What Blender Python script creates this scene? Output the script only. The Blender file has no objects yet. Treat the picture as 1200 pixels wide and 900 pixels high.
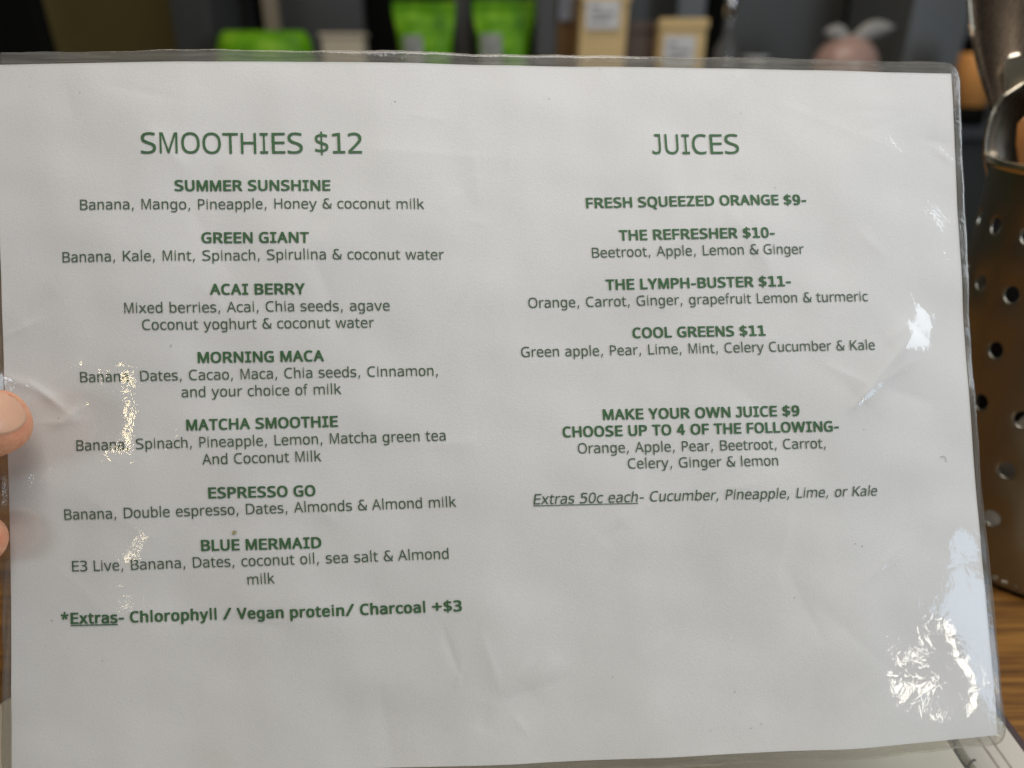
import bpy, bmesh, math, random
import numpy as np
from mathutils import Vector, Matrix
from mathutils.geometry import tessellate_polygon
from mathutils.bvhtree import BVHTree

random.seed(7)
scene = bpy.context.scene

# ------------------------------------------------------------------ camera
EYE_Z = 0.2209                      # height of the lens above the counter
PITCH = math.radians(24)
FPX = 867.0                         # focal length for a 1200 px wide picture
cam_data = bpy.data.cameras.new('camera')
cam_data.sensor_width = 36.0
cam_data.lens = 36.0 * FPX / 1200.0
cam_data.clip_start = 0.01
cam_data.clip_end = 50
cam_data.dof.use_dof = True
cam_data.dof.focus_distance = 0.222
cam_data.dof.aperture_fstop = 6.2
cam = bpy.data.objects.new('camera', cam_data)
scene.collection.objects.link(cam)
cam.location = (0, 0, EYE_Z)
cam.rotation_euler = (math.pi / 2 - PITCH, 0, 0)
scene.camera = cam
scene.render.resolution_x, scene.render.resolution_y = 1024, 768

# ------------------------------------------------------------------ light
world = bpy.data.worlds.new('World')
scene.world = world
world.use_nodes = True
bg = world.node_tree.nodes['Background']
bg.inputs['Color'].default_value = (0.92, 0.92, 0.90, 1)
bg.inputs['Strength'].default_value = 0.06
scene.view_settings.view_transform = 'Standard'
scene.view_settings.look = 'None'
scene.view_settings.exposure = 0.0
scene.view_settings.gamma = 1.0
scene.render.use_persistent_data = False
scene.cycles.max_bounces = 8
scene.cycles.transparent_max_bounces = 12
scene.cycles.caustics_reflective = False
scene.cycles.caustics_refractive = False
scene.cycles.use_denoising = True
C_, S_ = math.cos(PITCH), math.sin(PITCH)


def cam_to_world(x, y, d):
    """x right, y up, d ahead of the lens -> the room (x right, y away, z up from the counter)"""
    return Vector((x, d * C_ + y * S_, EYE_Z - d * S_ + y * C_))


def at(u, v, d):
    return cam_to_world((u - 600) / FPX * d, (450 - v) / FPX * d, d)


def at_y(u, v, y):
    """point on the vertical plane y = const"""
    xc, yc = (u - 600) / FPX, (450 - v) / FPX
    return at(u, v, y / (C_ + yc * S_))


def area(name, loc, target, sx, sy, power, col, roll=0.0, spread=math.pi):
    l = bpy.data.lights.new(name, 'AREA')
    l.shape = 'RECTANGLE'
    l.size, l.size_y = sx, sy
    l.energy = power
    l.color = col
    l.spread = spread
    o = bpy.data.objects.new(name, l)
    scene.collection.objects.link(o)
    o.location = loc
    q = (Vector(target) - Vector(loc)).to_track_quat('-Z', 'Y')
    o.rotation_euler = (q.to_matrix() @ Matrix.Rotation(roll, 3, 'Z')).to_euler()
    return o


PAGE_C = (0, 0.2, 0.13)
# daylight from the big cafe window to the right
area('window_light', (0.82, 0.065, 0.50), PAGE_C, 0.42, 0.52, 5.6, (0.82, 0.91, 1.0))
# low daylit doorway behind the reader, right
area('door_light', (1.24, -0.66, 0.17), (0.15, 0.17, 0.07), 0.24, 0.26, 1.0, (0.52, 0.74, 1.0), roll=0.5)
# added soft fill close above the sheet, strongest towards its top
area('sheet_fill_light', (0.02, 0.12, 0.62), PAGE_C, 0.28, 0.22, 1.55, (1.0, 0.962, 0.925))
# added warm overhead fill for the counter, caddy and shelves
area('overhead_fill_light', (-0.1, 0.62, 1.60), (0, 0.75, 0), 1.2, 0.9, 10, (1.0, 0.88, 0.72))
# second window, far left behind the reader
area('side_window_light', (-1.16, -0.66, 0.52), (-0.15, 0.2, 0.13), 0.30, 0.22, 2.2, (0.80, 0.90, 1.0))
# two small warm cafe pendants behind the reader, then an added glint source
area('glint_light', (-0.68, -0.77, 0.555), (-0.11, 0.2, 0.13), 0.05, 0.018, 0.075, (1.0, 0.82, 0.48), roll=0.3)
area('glint_light', (-0.63, -0.88, 0.345), (-0.11, 0.19, 0.09), 0.05, 0.022, 0.05, (1.0, 0.84, 0.55))
area('glint_light', (0.97, -0.62, 0.13), (0.14, 0.17, 0.05), 0.055, 0.034, 0.15, (1.0, 0.95, 0.82), roll=0.8)  # no pendant: added low source for the corner glints, standing for something sunlit
# ------------------------------------------------------------------ helpers
def link(o):
    scene.collection.objects.link(o)
    return o


def tag(o, label=None, cat=None, group=None, kind=None):
    for k, v in (('label', label), ('category', cat), ('group', group), ('kind', kind)):
        if v:
            o[k] = v
    return o


def empty(name, loc, label, cat, group=None):
    o = bpy.data.objects.new(name, None)
    o.empty_display_size = 0.02
    o.location = loc
    link(o)
    return tag(o, label, cat, group)


def mesh_obj(name, verts, faces, mat, parent=None, smooth=True):
    me = bpy.data.meshes.new(name)
    if parent is not None:
        off = parent.matrix_world.translation if False else Vector(parent.location)
        verts = [Vector(v) - off for v in verts]
    me.from_pydata([tuple(v) for v in verts], [], [tuple(int(i) for i in f) for f in faces])
    me.validate()
    me.update()
    if smooth:
        me.polygons.foreach_set('use_smooth', [True] * len(me.polygons))
    me.materials.append(mat)
    o = bpy.data.objects.new(name, me)
    link(o)
    if parent is not None:
        o.parent = parent
    return o


def box_obj(name, p0, p1, mat, parent=None, bevel=0.0, shear=None):
    bm = bmesh.new()
    bmesh.ops.create_cube(bm, size=1)
    c = [(a + b) / 2 for a, b in zip(p0, p1)]
    s = [abs(b - a) for a, b in zip(p0, p1)]
    for v in bm.verts:
        v.co = Vector((v.co.x * s[0] + c[0], v.co.y * s[1] + c[1], v.co.z * s[2] + c[2]))
        if shear:
            v.co.x += shear * (v.co.z - p0[2])
    if bevel:
        bmesh.ops.bevel(bm, geom=list(bm.edges), offset=bevel, segments=2, profile=0.5, affect='EDGES')
    if parent is not None:
        for v in bm.verts:
            v.co -= Vector(parent.location)
    me = bpy.data.meshes.new(name)
    bm.to_mesh(me)
    bm.free()
    me.materials.append(mat)
    o = link(bpy.data.objects.new(name, me))
    if parent is not None:
        o.parent = parent
    return o


def loft(rings, closed_ends=True, closed_ring=True):
    """list of rings (same length) of points -> verts, faces"""
    n = len(rings[0])
    V = [Vector(p) for r in rings for p in r]
    F = []
    m = n if closed_ring else n - 1
    for i in range(len(rings) - 1):
        for j in range(m):
            k = (j + 1) % n
            F.append((i * n + j, i * n + k, (i + 1) * n + k, (i + 1) * n + j))
    if closed_ends and closed_ring:
        F.append(tuple(range(n))[::-1])
        F.append(tuple((len(rings) - 1) * n + j for j in range(n)))
    return V, F


def lathe(prof, cx, cy, n=48):
    return loft([[(cx + r * math.cos(2 * math.pi * j / n), cy + r * math.sin(2 * math.pi * j / n), z) for j in range(n)]
                 for r, z in prof], closed_ends=False)


# ------------------------------------------------------------------ materials
def mat(name):
    m = bpy.data.materials.new(name)
    m.use_nodes = True
    return m, m.node_tree, m.node_tree.nodes['Principled BSDF']


def noise(nt, scale, detail=4, rough=0.5, vec=None, dist=0.0):
    n = nt.nodes.new('ShaderNodeTexNoise')
    n.inputs['Scale'].default_value = scale
    n.inputs['Detail'].default_value = detail
    n.inputs['Roughness'].default_value = rough
    n.inputs['Distortion'].default_value = dist
    if vec:
        nt.links.new(vec, n.inputs['Vector'])
    return n


def coords(nt, scale=(1, 1, 1), rot=(0, 0, 0), kind='Object'):
    tc = nt.nodes.new('ShaderNodeTexCoord')
    mp = nt.nodes.new('ShaderNodeMapping')
    mp.inputs['Scale'].default_value = scale
    mp.inputs['Rotation'].default_value = rot
    nt.links.new(tc.outputs[kind], mp.inputs['Vector'])
    return mp.outputs['Vector']


def ramp(nt, src, stops):
    r = nt.nodes.new('ShaderNodeValToRGB')
    el = r.color_ramp.elements
    while len(el) < len(stops):
        el.new(0.5)
    for e, (p, c) in zip(el, stops):
        e.position = p
        e.color = (*c, 1) if len(c) == 3 else c
    nt.links.new(src, r.inputs['Fac'])
    return r.outputs['Color']


def bump(nt, src, strength, dist, normal=None):
    b = nt.nodes.new('ShaderNodeBump')
    b.inputs['Strength'].default_value = strength
    b.inputs['Distance'].default_value = dist
    nt.links.new(src, b.inputs['Height'])
    if normal:
        nt.links.new(normal, b.inputs['Normal'])
    return b.outputs['Normal']


def plain(name, col, rough=0.6, var=0.12, scale=40, metal=0.0, spec=0.5, bmp=0.0, bscale=200):
    m, nt, p = mat(name)
    v = coords(nt)
    n = noise(nt, scale, 4, 0.55, v)
    a = tuple(c * (1 - var) for c in col)
    b = tuple(min(1, c * (1 + var)) for c in col)
    nt.links.new(ramp(nt, n.outputs['Fac'], [(0.3, a), (0.7, b)]), p.inputs['Base Color'])
    p.inputs['Roughness'].default_value = rough
    p.inputs['Metallic'].default_value = metal
    p.inputs['Specular IOR Level'].default_value = spec
    if bmp:
        n2 = noise(nt, bscale, 4, 0.6, v)
        nt.links.new(bump(nt, n2.outputs['Fac'], bmp, 0.001), p.inputs['Normal'])
    return m


def make_wood():
    m, nt, p = mat('oiled_wood')
    v = coords(nt, (6, 120, 6))
    n1 = noise(nt, 1.6, 8, 0.62, v, 0.6)
    v2 = coords(nt, (14, 500, 14))
    n2 = noise(nt, 1.0, 6, 0.7, v2)
    mix = nt.nodes.new('ShaderNodeMix')
    mix.data_type = 'FLOAT'
    mix.inputs['Factor'].default_value = 0.42
    nt.links.new(n1.outputs['Fac'], mix.inputs['A'])
    nt.links.new(n2.outputs['Fac'], mix.inputs['B'])
    c = ramp(nt, mix.outputs['Result'], [(0.32, (0.045, 0.017, 0.004)), (0.46, (0.14, 0.058, 0.011)),
                                         (0.56, (0.25, 0.115, 0.022)), (0.72, (0.34, 0.17, 0.038))])
    nt.links.new(c, p.inputs['Base Color'])
    p.inputs['Roughness'].default_value = 0.42
    nt.links.new(bump(nt, mix.outputs['Result'], 0.25, 0.0006), p.inputs['Normal'])
    return m


def make_paper(name='menu_paper', col=(0.815, 0.80, 0.785)):
    m, nt, p = mat(name)
    v = coords(nt)
    n = noise(nt, 2600, 3, 0.7, v)
    n2 = noise(nt, 22, 4, 0.6, v)
    mx = nt.nodes.new('ShaderNodeMix')
    mx.data_type = 'FLOAT'
    mx.inputs['Factor'].default_value = 0.45
    nt.links.new(n.outputs['Fac'], mx.inputs['A'])
    nt.links.new(n2.outputs['Fac'], mx.inputs['B'])
    lo = tuple(c * f for c, f in zip(col, (0.90, 0.905, 0.90)))
    base = ramp(nt, mx.outputs['Result'], [(0.35, lo), (0.62, col)])
    # faint rubbed specks
    sp = noise(nt, 420, 2, 0.5, v)
    msk = noise(nt, 30, 2, 0.5, v)
    a = ramp(nt, sp.outputs['Fac'], [(0.77, (0, 0, 0)), (0.80, (1, 1, 1))])
    b = ramp(nt, msk.outputs['Fac'], [(0.50, (0, 0, 0)), (0.62, (1, 1, 1))])
    ml = nt.nodes.new('ShaderNodeMath')
    ml.operation = 'MULTIPLY'
    nt.links.new(a, ml.inputs[0])
    nt.links.new(b, ml.inputs[1])
    mc = nt.nodes.new('ShaderNodeMix')
    mc.data_type = 'RGBA'
    nt.links.new(ml.outputs[0], mc.inputs['Factor'])
    nt.links.new(base, mc.inputs['A'])
    mc.inputs['B'].default_value = (0.40, 0.39, 0.37, 1)
    nt.links.new(mc.outputs['Result'], p.inputs['Base Color'])
    p.inputs['Roughness'].default_value = 0.75
    p.inputs['Specular IOR Level'].default_value = 0.15
    g = noise(nt, 1700, 3, 0.6, v)
    nt.links.new(bump(nt, g.outputs['Fac'], 0.3, 0.0002), p.inputs['Normal'])
    return m


def make_film(name, haze, tint, hcol=(0.55, 0.54, 0.50), rough=0.03, wr=0.12, streak=False):
    """clear laminating film: mirror-like by Fresnel, otherwise see-through with a little haze"""
    m, nt, p = mat(name)
    nt.nodes.remove(p)
    out = nt.nodes['Material Output']
    tr = nt.nodes.new('ShaderNodeBsdfTransparent')
    tr.inputs['Color'].default_value = (*tint, 1)
    gl = nt.nodes.new('ShaderNodeBsdfGlossy')
    gl.inputs['Roughness'].default_value = rough
    df = nt.nodes.new('ShaderNodeBsdfDiffuse')
    df.inputs['Color'].default_value = (*hcol, 1)
    v = coords(nt)
    a = noise(nt, 210, 3, 0.55, v, 0.8)
    b = noise(nt, 1500, 3, 0.6, v)
    nrm = bump(nt, a.outputs['Fac'], wr, 0.00052)
    nrm = bump(nt, b.outputs['Fac'], wr * 0.3, 0.00002, nrm)
    fr = nt.nodes.new('ShaderNodeFresnel')
    geo = nt.nodes.new('ShaderNodeNewGeometry')      # a thin sheet: the same reflectance from both sides
    ior = nt.nodes.new('ShaderNodeMapRange')
    ior.inputs['To Min'].default_value = 1.5
    ior.inputs['To Max'].default_value = 1 / 1.5
    nt.links.new(geo.outputs['Backfacing'], ior.inputs['Value'])
    nt.links.new(ior.outputs['Result'], fr.inputs['IOR'])
    nt.links.new(nrm, fr.inputs['Normal'])
    nt.links.new(nrm, gl.inputs['Normal'])
    m1 = nt.nodes.new('ShaderNodeMixShader')
    if streak:
        v3 = coords(nt, (40, 900, 900) if streak == 'x' else (900, 40, 40))
        s = noise(nt, 1.0, 3, 0.6, v3, 0.5)
        f = nt.nodes.new('ShaderNodeMapRange')
        f.inputs['From Min'].default_value = 0.3
        f.inputs['From Max'].default_value = 0.7
        f.inputs['To Min'].default_value = haze * 0.5
        f.inputs['To Max'].default_value = haze * 1.6
        nt.links.new(s.outputs['Fac'], f.inputs['Value'])
        nt.links.new(f.outputs['Result'], m1.inputs['Fac'])
    else:
        m1.inputs['Fac'].default_value = haze
    nt.links.new(tr.outputs[0], m1.inputs[1])
    nt.links.new(df.outputs[0], m1.inputs[2])
    m2 = nt.nodes.new('ShaderNodeMixShader')
    nt.links.new(fr.outputs[0], m2.inputs['Fac'])
    nt.links.new(m1.outputs[0], m2.inputs[1])
    nt.links.new(gl.outputs[0], m2.inputs[2])
    nt.links.new(m2.outputs[0], out.inputs['Surface'])
    return m


def make_steel(name, col, rough, brushed=True, bs=0.25, vertical=False):
    m, nt, p = mat(name)
    p.inputs['Base Color'].default_value = (*col, 1)
    p.inputs['Metallic'].default_value = 1.0
    v = coords(nt, (900, 900, 25) if vertical else (60, 60, 2600))
    n = noise(nt, 1.0, 3, 0.6, v)
    f = nt.nodes.new('ShaderNodeMapRange')
    f.inputs['To Min'].default_value = rough * 0.75
    f.inputs['To Max'].default_value = rough * 1.3
    nt.links.new(n.outputs['Fac'], f.inputs['Value'])
    nt.links.new(f.outputs['Result'], p.inputs['Roughness'])
    if brushed:
        nt.links.new(bump(nt, n.outputs['Fac'], bs, 0.0002), p.inputs['Normal'])
    return m


def make_skin():
    m, nt, p = mat('skin')
    v = coords(nt)
    n = noise(nt, 130, 6, 0.7, v)
    nt.links.new(ramp(nt, n.outputs['Fac'], [(0.34, (0.60, 0.22, 0.125)), (0.5, (0.62, 0.29, 0.165)), (0.66, (0.74, 0.40, 0.23))]), p.inputs['Base Color'])
    p.inputs['Subsurface Weight'].default_value = 0.35
    p.inputs['Subsurface Radius'].default_value = (0.006, 0.0025, 0.0012)
    p.inputs['Subsurface Scale'].default_value = 0.6
    p.inputs['Roughness'].default_value = 0.48
    w = noise(nt, 1300, 5, 0.7, v, 0.4)
    nt.links.new(bump(nt, w.outputs['Fac'], 0.85, 0.0006), p.inputs['Normal'])
    return m


M_WOOD = make_wood()
M_PAPER = make_paper()
M_CREAM = make_paper('cream_paper', (0.80, 0.74, 0.60))
M_BOOK = make_paper('grey_beige_paper', (0.52, 0.48, 0.42))
M_FILM = make_film('laminate_film', 0.02, (0.985, 0.985, 0.98))
M_FILMB = make_film('laminate_back', 0.02, (0.98, 0.98, 0.97))
M_SEAL = make_film('sealed_laminate_edge', 0.11, (0.84, 0.83, 0.79), (0.62, 0.60, 0.55), 0.09, 0.16, 'x')
M_SEALV = make_film('sealed_laminate_edge_side', 0.11, (0.80, 0.79, 0.75), (0.62, 0.60, 0.55), 0.10, 0.12, 'y')
M_INK = plain('green_ink', (0.060, 0.112, 0.060), 0.6, 0.18, 900)
M_INKB = plain('dark_green_ink', (0.042, 0.135, 0.046), 0.6, 0.16, 900)
M_INKD = plain('grey_ink', (0.03, 0.03, 0.03), 0.6, 0.1, 900)
M_STEEL = make_steel('brushed_steel', (0.37, 0.36, 0.31), 0.32)
M_RIM = make_steel('rolled_steel', (0.62, 0.57, 0.46), 0.2, False)
M_CUT = make_steel('cutlery_steel', (0.155, 0.118, 0.085), 0.26, True, 0.05, True)
M_SKIN = make_skin()

GLYPH_REGULAR = {'$': [636,[[278,50,217,53,159,60,106,70,65,83,65,170,118,152,174,139,232,131,278,128,278,334,223,350,177,367,140,386,110,409,88,435,73,465,66,499,66,537,72,564,86,595,103,616,130,640,165,659,196,670,241,680,278,683,278,773,349,773,349,684,395,682,447,675,494,663,545,647,515,571,428,596,349,607,349,402,404,386,462,365,499,347,529,325,551,300,562,278,570,244,570,210,566,184,550,148,534,127,501,100,474,85,443,73,408,63,349,54,349,-59,278,-59],[349,133,406,143,445,161,460,176,468,186,474,205,475,218,473,237,468,253,459,267,449,276,414,294,349,313],[278,605,229,598,194,582,179,571,169,557,163,541,161,524,163,504,168,487,176,472,186,462,219,442,278,425]]],
 '&': [727,[[332,442,576,169,599,203,614,245,621,297,619,370,715,370,711,291,697,226,672,169,652,139,627,112,727,0,602,0,556,53,496,18,431,-4,361,-13,288,-12,243,-4,181,18,145,39,98,79,75,109,52,160,46,197,47,243,60,293,71,317,94,351,136,395,162,416,207,446,186,473,170,501,159,528,152,555,150,582,152,610,159,636,171,659,197,689,233,713,262,725,311,736,368,740,414,738,468,730,524,717,524,628,489,645,445,658,407,664,364,665,334,662,308,654,286,643,265,623,256,605,253,583,255,566,261,542,283,503],[255,391,217,362,187,332,165,300,152,266,148,231,153,189,163,164,186,130,219,100,259,78,289,69,338,61,381,62,424,71,460,84,506,109]]],
 ',': [364,[[234,107,201,-4,152,-131,90,-131,117,-4,138,118,227,118]]],
 '-': [454,[[60,233,60,313,394,313,394,233]]],
 '0': [636,[[581,365,579,297,574,250,556,167,543,131,527,99,507,71,484,46,448,21,417,6,383,-4,344,-9,299,-10,266,-6,221,6,194,18,170,35,148,54,128,77,111,102,83,163,73,198,62,256,58,297,55,365,62,474,72,531,81,566,107,627,133,664,165,694,203,716,247,731,298,738,351,736,398,727,440,710,464,694,497,664,524,627,546,582,558,549,571,494,578,432],[153,365,157,273,169,199,176,173,190,141,201,122,221,99,236,87,263,74,294,68,329,67,361,71,380,78,397,87,420,106,439,130,449,150,469,212,480,290,482,384,476,472,462,543,444,587,433,606,413,629,397,641,371,654,340,660,305,661,273,657,254,650,236,641,214,622,195,597,185,577,169,530,157,456]]],
 '1': [636,[[104,83,284,83,284,638,90,601,90,691,283,727,398,727,398,83,576,83,576,0,104,0]]],
 '2': [636,[[183,83,581,83,581,0,55,0,55,83,313,315,388,390,419,428,439,460,450,489,455,527,453,551,448,572,440,591,428,608,404,629,384,640,337,654,274,657,208,647,137,626,62,593,62,692,121,713,168,725,225,736,271,740,318,740,365,735,408,726,447,712,482,694,526,659,547,632,563,603,572,570,575,525,571,497,559,460,531,412,477,349,371,250]]],
 '3': [636,[[412,389,471,369,508,348,528,331,546,312,560,290,570,267,577,242,581,215,578,162,562,111,532,68,488,32,452,14,411,0,342,-12,266,-14,196,-8,125,4,55,22,55,120,123,94,200,75,277,69,345,75,373,82,398,92,420,105,438,121,451,140,461,161,467,184,469,210,465,246,451,277,429,303,398,324,361,339,318,347,199,348,199,429,300,429,354,436,397,453,415,465,428,479,439,494,446,512,450,542,443,582,430,607,409,627,382,643,348,653,309,657,254,656,202,650,148,638,80,618,80,709,167,727,231,736,286,740,341,738,404,727,440,714,474,697,515,664,543,625,559,579,561,534,552,491,530,454,497,424,465,406]]],
 '5': [636,[[91,727,521,727,521,644,196,644,196,466,245,477,295,481,345,478,413,464,452,448,504,414,532,385,543,370,562,335,574,297,581,233,578,189,568,149,552,113,529,81,515,66,483,40,446,18,382,-4,333,-11,279,-14,214,-12,155,-6,102,3,55,17,55,117,128,89,192,75,268,69,304,70,337,76,366,84,392,96,414,112,433,130,447,152,457,176,465,218,465,249,461,277,447,314,432,336,413,355,390,370,363,382,334,391,301,396,228,396,158,385,91,362]]],
 'A': [684,[[581,0,490,225,191,225,101,0,5,0,300,730,385,730,679,0],[377,526,341,635,308,526,223,306,461,306]]],
 'B': [686,[[314,727,423,721,469,712,508,701,542,687,570,668,591,645,600,632,612,601,616,584,619,547,615,506,602,471,580,441,550,416,512,397,466,386,466,381,514,371,558,354,594,331,617,306,634,276,644,239,646,194,638,145,619,104,589,68,551,40,528,29,490,15,433,4,384,0,85,0,85,727],[335,417,391,420,435,428,468,442,490,461,501,476,508,494,514,525,514,548,510,570,498,596,485,611,468,623,447,632,407,642,339,648,186,649,186,417],[186,341,186,77,369,78,423,83,466,96,488,108,504,123,523,149,531,169,538,202,537,229,533,250,526,269,516,287,501,302,481,315,439,331,395,339,355,341]]],
 'C': [698,[[429,657,392,655,357,650,325,641,295,628,268,612,243,593,221,571,203,546,187,517,174,486,164,452,158,416,155,377,156,329,160,296,170,250,192,195,215,160,254,121,289,99,330,83,360,76,428,70,517,77,617,99,617,19,554,2,496,-7,413,-10,344,-6,302,1,264,12,212,36,181,56,153,78,129,105,108,134,83,183,70,219,60,258,50,342,54,428,70,501,86,542,106,579,130,613,158,643,190,670,214,685,253,705,281,715,343,730,430,737,513,732,590,716,648,694,608,617,561,634,508,649,470,655]]],
 'D': [771,[[731,371,729,323,723,279,713,238,690,183,670,150,647,120,620,94,573,60,537,42,498,27,455,15,410,7,336,0,85,0,85,727,333,727,404,723,447,717,488,707,526,694,562,678,595,658,637,624,672,582,692,550,707,516,719,478,727,437],[624,368,618,439,601,500,588,526,573,550,554,571,522,598,470,624,441,634,392,644,338,648,187,649,187,78,328,79,387,85,439,97,463,105,506,125,525,137,557,166,584,201,594,221,611,264,616,288]]],
 'E': [632,[[597,0,85,0,85,727,597,727,597,647,200,647,200,419,574,419,574,340,200,340,200,80,597,80]]],
 'G': [775,[[429,384,700,384,700,27,610,5,517,-7,401,-10,334,-3,273,12,220,35,188,55,160,78,123,118,93,164,78,199,66,237,57,276,52,319,50,363,52,408,62,470,74,508,89,544,119,593,144,622,171,648,219,681,275,707,337,726,406,735,482,737,556,730,626,716,689,694,652,615,598,634,548,647,505,654,461,657,414,655,363,648,333,639,290,621,242,588,203,545,181,506,170,478,156,416,153,381,154,330,161,282,172,238,190,197,204,173,232,141,254,122,291,99,320,87,388,73,448,69,504,71,550,76,601,87,601,302,429,302]]],
 'H': [751,[[666,0,570,0,570,339,181,339,181,0,85,0,85,727,181,727,181,419,570,419,570,727,666,727]]],
 'I': [421,[[55,727,366,727,366,644,249,644,249,83,366,83,366,0,55,0,55,83,172,83,172,644,55,644]]],
 'J': [455,[[10,30,10,145,57,104,98,82,140,69,187,66,227,75,249,89,265,110,278,154,284,237,284,644,122,644,122,727,370,727,370,210,363,140,354,101,341,69,325,43,293,14,265,0,215,-12,159,-14,110,-7,61,7]]],
 'K': [693,[[693,0,570,0,275,347,190,282,190,0,85,0,85,727,190,727,190,369,558,727,680,727,351,410]]],
 'L': [557,[[85,0,85,727,188,727,188,81,547,81,547,0]]],
 'M': [843,[[382,0,161,637,157,637,163,472,163,0,85,0,85,727,211,727,418,131,422,131,633,727,758,727,758,0,674,0,674,475,681,636,677,636,452,0]]],
 'O': [787,[[737,365,732,284,723,239,711,198,681,136,641,83,612,56,591,41,555,22,530,11,488,-1,458,-6,377,-10,297,0,269,7,229,22,194,42,172,57,152,74,126,103,91,160,67,226,53,300,50,388,59,470,80,544,95,577,114,608,147,648,173,671,202,691,234,708,269,721,329,734,372,738,417,738,479,731,516,721,551,709,598,682,625,661,650,636,681,594,698,562,712,527,731,450],[149,365,151,312,162,249,175,207,193,170,217,138,245,112,279,92,318,78,362,71,427,71,471,78,521,98,553,120,587,159,606,194,625,249,636,312,637,391,629,465,609,528,580,580,554,608,522,630,504,638,465,651,395,658,332,652,279,635,256,623,226,599,193,558,170,508,158,465,153,434]]],
 'P': [603,[[283,727,338,725,409,713,466,691,509,659,539,619,557,570,562,533,563,504,561,478,553,444,533,396,505,360,467,329,428,310,382,295,328,286,281,283,179,283,179,0,85,0,85,727],[274,649,179,649,179,361,295,363,342,369,373,376,399,387,427,406,447,430,457,453,465,489,464,536,454,570,436,599,410,621,374,636,329,645]]],
 'S': [684,[[634,194,630,157,624,134,608,103,594,84,567,59,545,44,508,25,464,10,380,-6,324,-10,263,-10,205,-6,143,1,89,12,50,24,50,112,126,91,222,74,309,69,383,74,433,86,458,97,478,109,494,124,506,141,514,159,517,179,514,213,505,236,489,256,465,274,400,304,255,350,196,373,140,404,105,434,87,458,74,483,65,512,62,535,62,563,68,596,80,625,92,643,124,674,166,700,231,723,291,734,372,737,458,732,534,719,612,696,576,618,483,643,402,655,321,656,282,650,257,643,223,628,199,606,189,591,183,575,180,544,184,517,195,495,213,476,238,458,314,426,428,390,483,370,530,348,569,324,599,297,620,265,629,237]]],
 'T': [616,[[358,0,259,0,259,647,12,647,12,727,604,727,604,647,358,647]]],
 'U': [732,[[647,257,644,213,636,171,622,133,610,109,587,76,558,48,523,25,496,12,451,-1,418,-7,363,-10,311,-7,265,2,223,16,187,37,171,50,143,79,120,112,96,169,88,212,85,259,85,727,177,727,179,222,185,191,200,151,215,128,234,109,257,93,299,77,349,70,406,71,449,81,484,98,512,122,533,151,549,195,556,246,556,727,647,727]]],
 'a': [601,[[342,274,280,273,227,264,186,247,165,228,155,212,148,195,145,155,152,121,160,106,176,88,197,74,222,65,252,61,293,63,320,69,345,79,366,94,386,112,409,147,423,188,429,220,431,274],[526,311,526,0,431,0,431,81,397,39,355,9,304,-8,243,-14,193,-10,164,-2,137,9,113,24,92,43,69,76,58,101,51,143,51,177,56,209,73,252,91,276,115,297,143,314,176,327,234,340,280,344,431,344,428,394,418,424,402,447,381,464,362,472,328,480,286,483,247,480,208,474,169,464,130,449,92,431,92,521,183,547,231,555,268,558,314,558,352,554,387,546,418,534,445,519,469,501,494,474,507,451,516,426,522,394]]],
 'b': [623,[[473,272,467,347,455,393,436,430,420,449,401,463,379,474,355,480,313,482,287,478,263,469,243,456,225,439,210,418,193,379,183,330,180,272,183,215,189,181,204,139,225,105,253,81,287,67,313,62,341,62,379,70,411,88,428,105,443,126,460,166,470,214],[180,476,208,511,229,528,254,541,301,555,332,558,364,558,423,546,457,531,502,497,538,450,562,393,572,349,578,274,572,198,555,133,538,96,502,48,457,13,422,-2,384,-11,331,-14,291,-9,255,3,223,22,196,46,180,69,180,0,80,0,80,758,180,758]]],
 'c': [521,[[491,28,437,4,380,-10,330,-14,255,-7,211,5,171,23,136,47,106,78,93,95,72,132,64,152,52,197,46,246,48,324,57,370,64,392,82,432,106,467,136,497,153,510,190,531,232,546,279,556,330,559,371,556,411,548,451,535,491,517,491,423,453,450,423,465,392,476,358,481,312,482,280,478,238,463,214,448,184,417,162,377,149,329,145,272,149,216,162,168,184,128,214,97,238,82,280,67,312,62,359,63,394,69,426,79,456,95,491,121]]],
 'd': [623,[[443,476,443,758,543,758,543,0,443,0,443,69,421,39,400,22,368,3,332,-9,292,-14,239,-11,201,-2,166,13,121,48,85,96,61,154,51,198,45,274,51,349,61,393,86,450,122,497,166,531,201,546,260,558,292,558,323,555,369,541,394,528,415,511],[150,272,153,214,163,166,180,126,195,105,212,88,244,70,282,62,310,62,336,67,370,81,398,105,419,139,434,181,440,215,443,272,440,330,430,379,413,418,398,439,380,456,359,469,336,478,310,482,268,480,244,474,222,463,203,449,187,430,168,393,156,347]]],
 'e': [596,[[551,295,551,251,143,251,148,199,155,169,167,143,183,121,202,101,225,86,251,74,280,66,313,62,376,65,444,82,529,117,529,28,466,6,415,-6,348,-14,278,-11,231,-2,210,5,171,23,136,48,106,78,93,95,72,132,64,153,52,197,46,246,48,322,63,390,81,429,105,465,150,509,185,531,205,539,246,552,291,558,357,556,413,541,461,513,500,473,528,423,545,364],[457,321,452,365,446,391,431,423,418,441,402,456,373,472,350,479,311,483,285,481,249,472,228,462,199,440,183,421,164,389,155,364,147,321]]],
 'f': [352,[[307,476,185,476,185,0,105,0,105,476,20,476,20,518,105,549,107,620,114,666,132,711,158,744,185,762,217,774,253,779,301,776,357,761,336,690,295,702,264,706,235,701,213,686,197,662,190,637,186,606,185,546,307,546]]],
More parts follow.
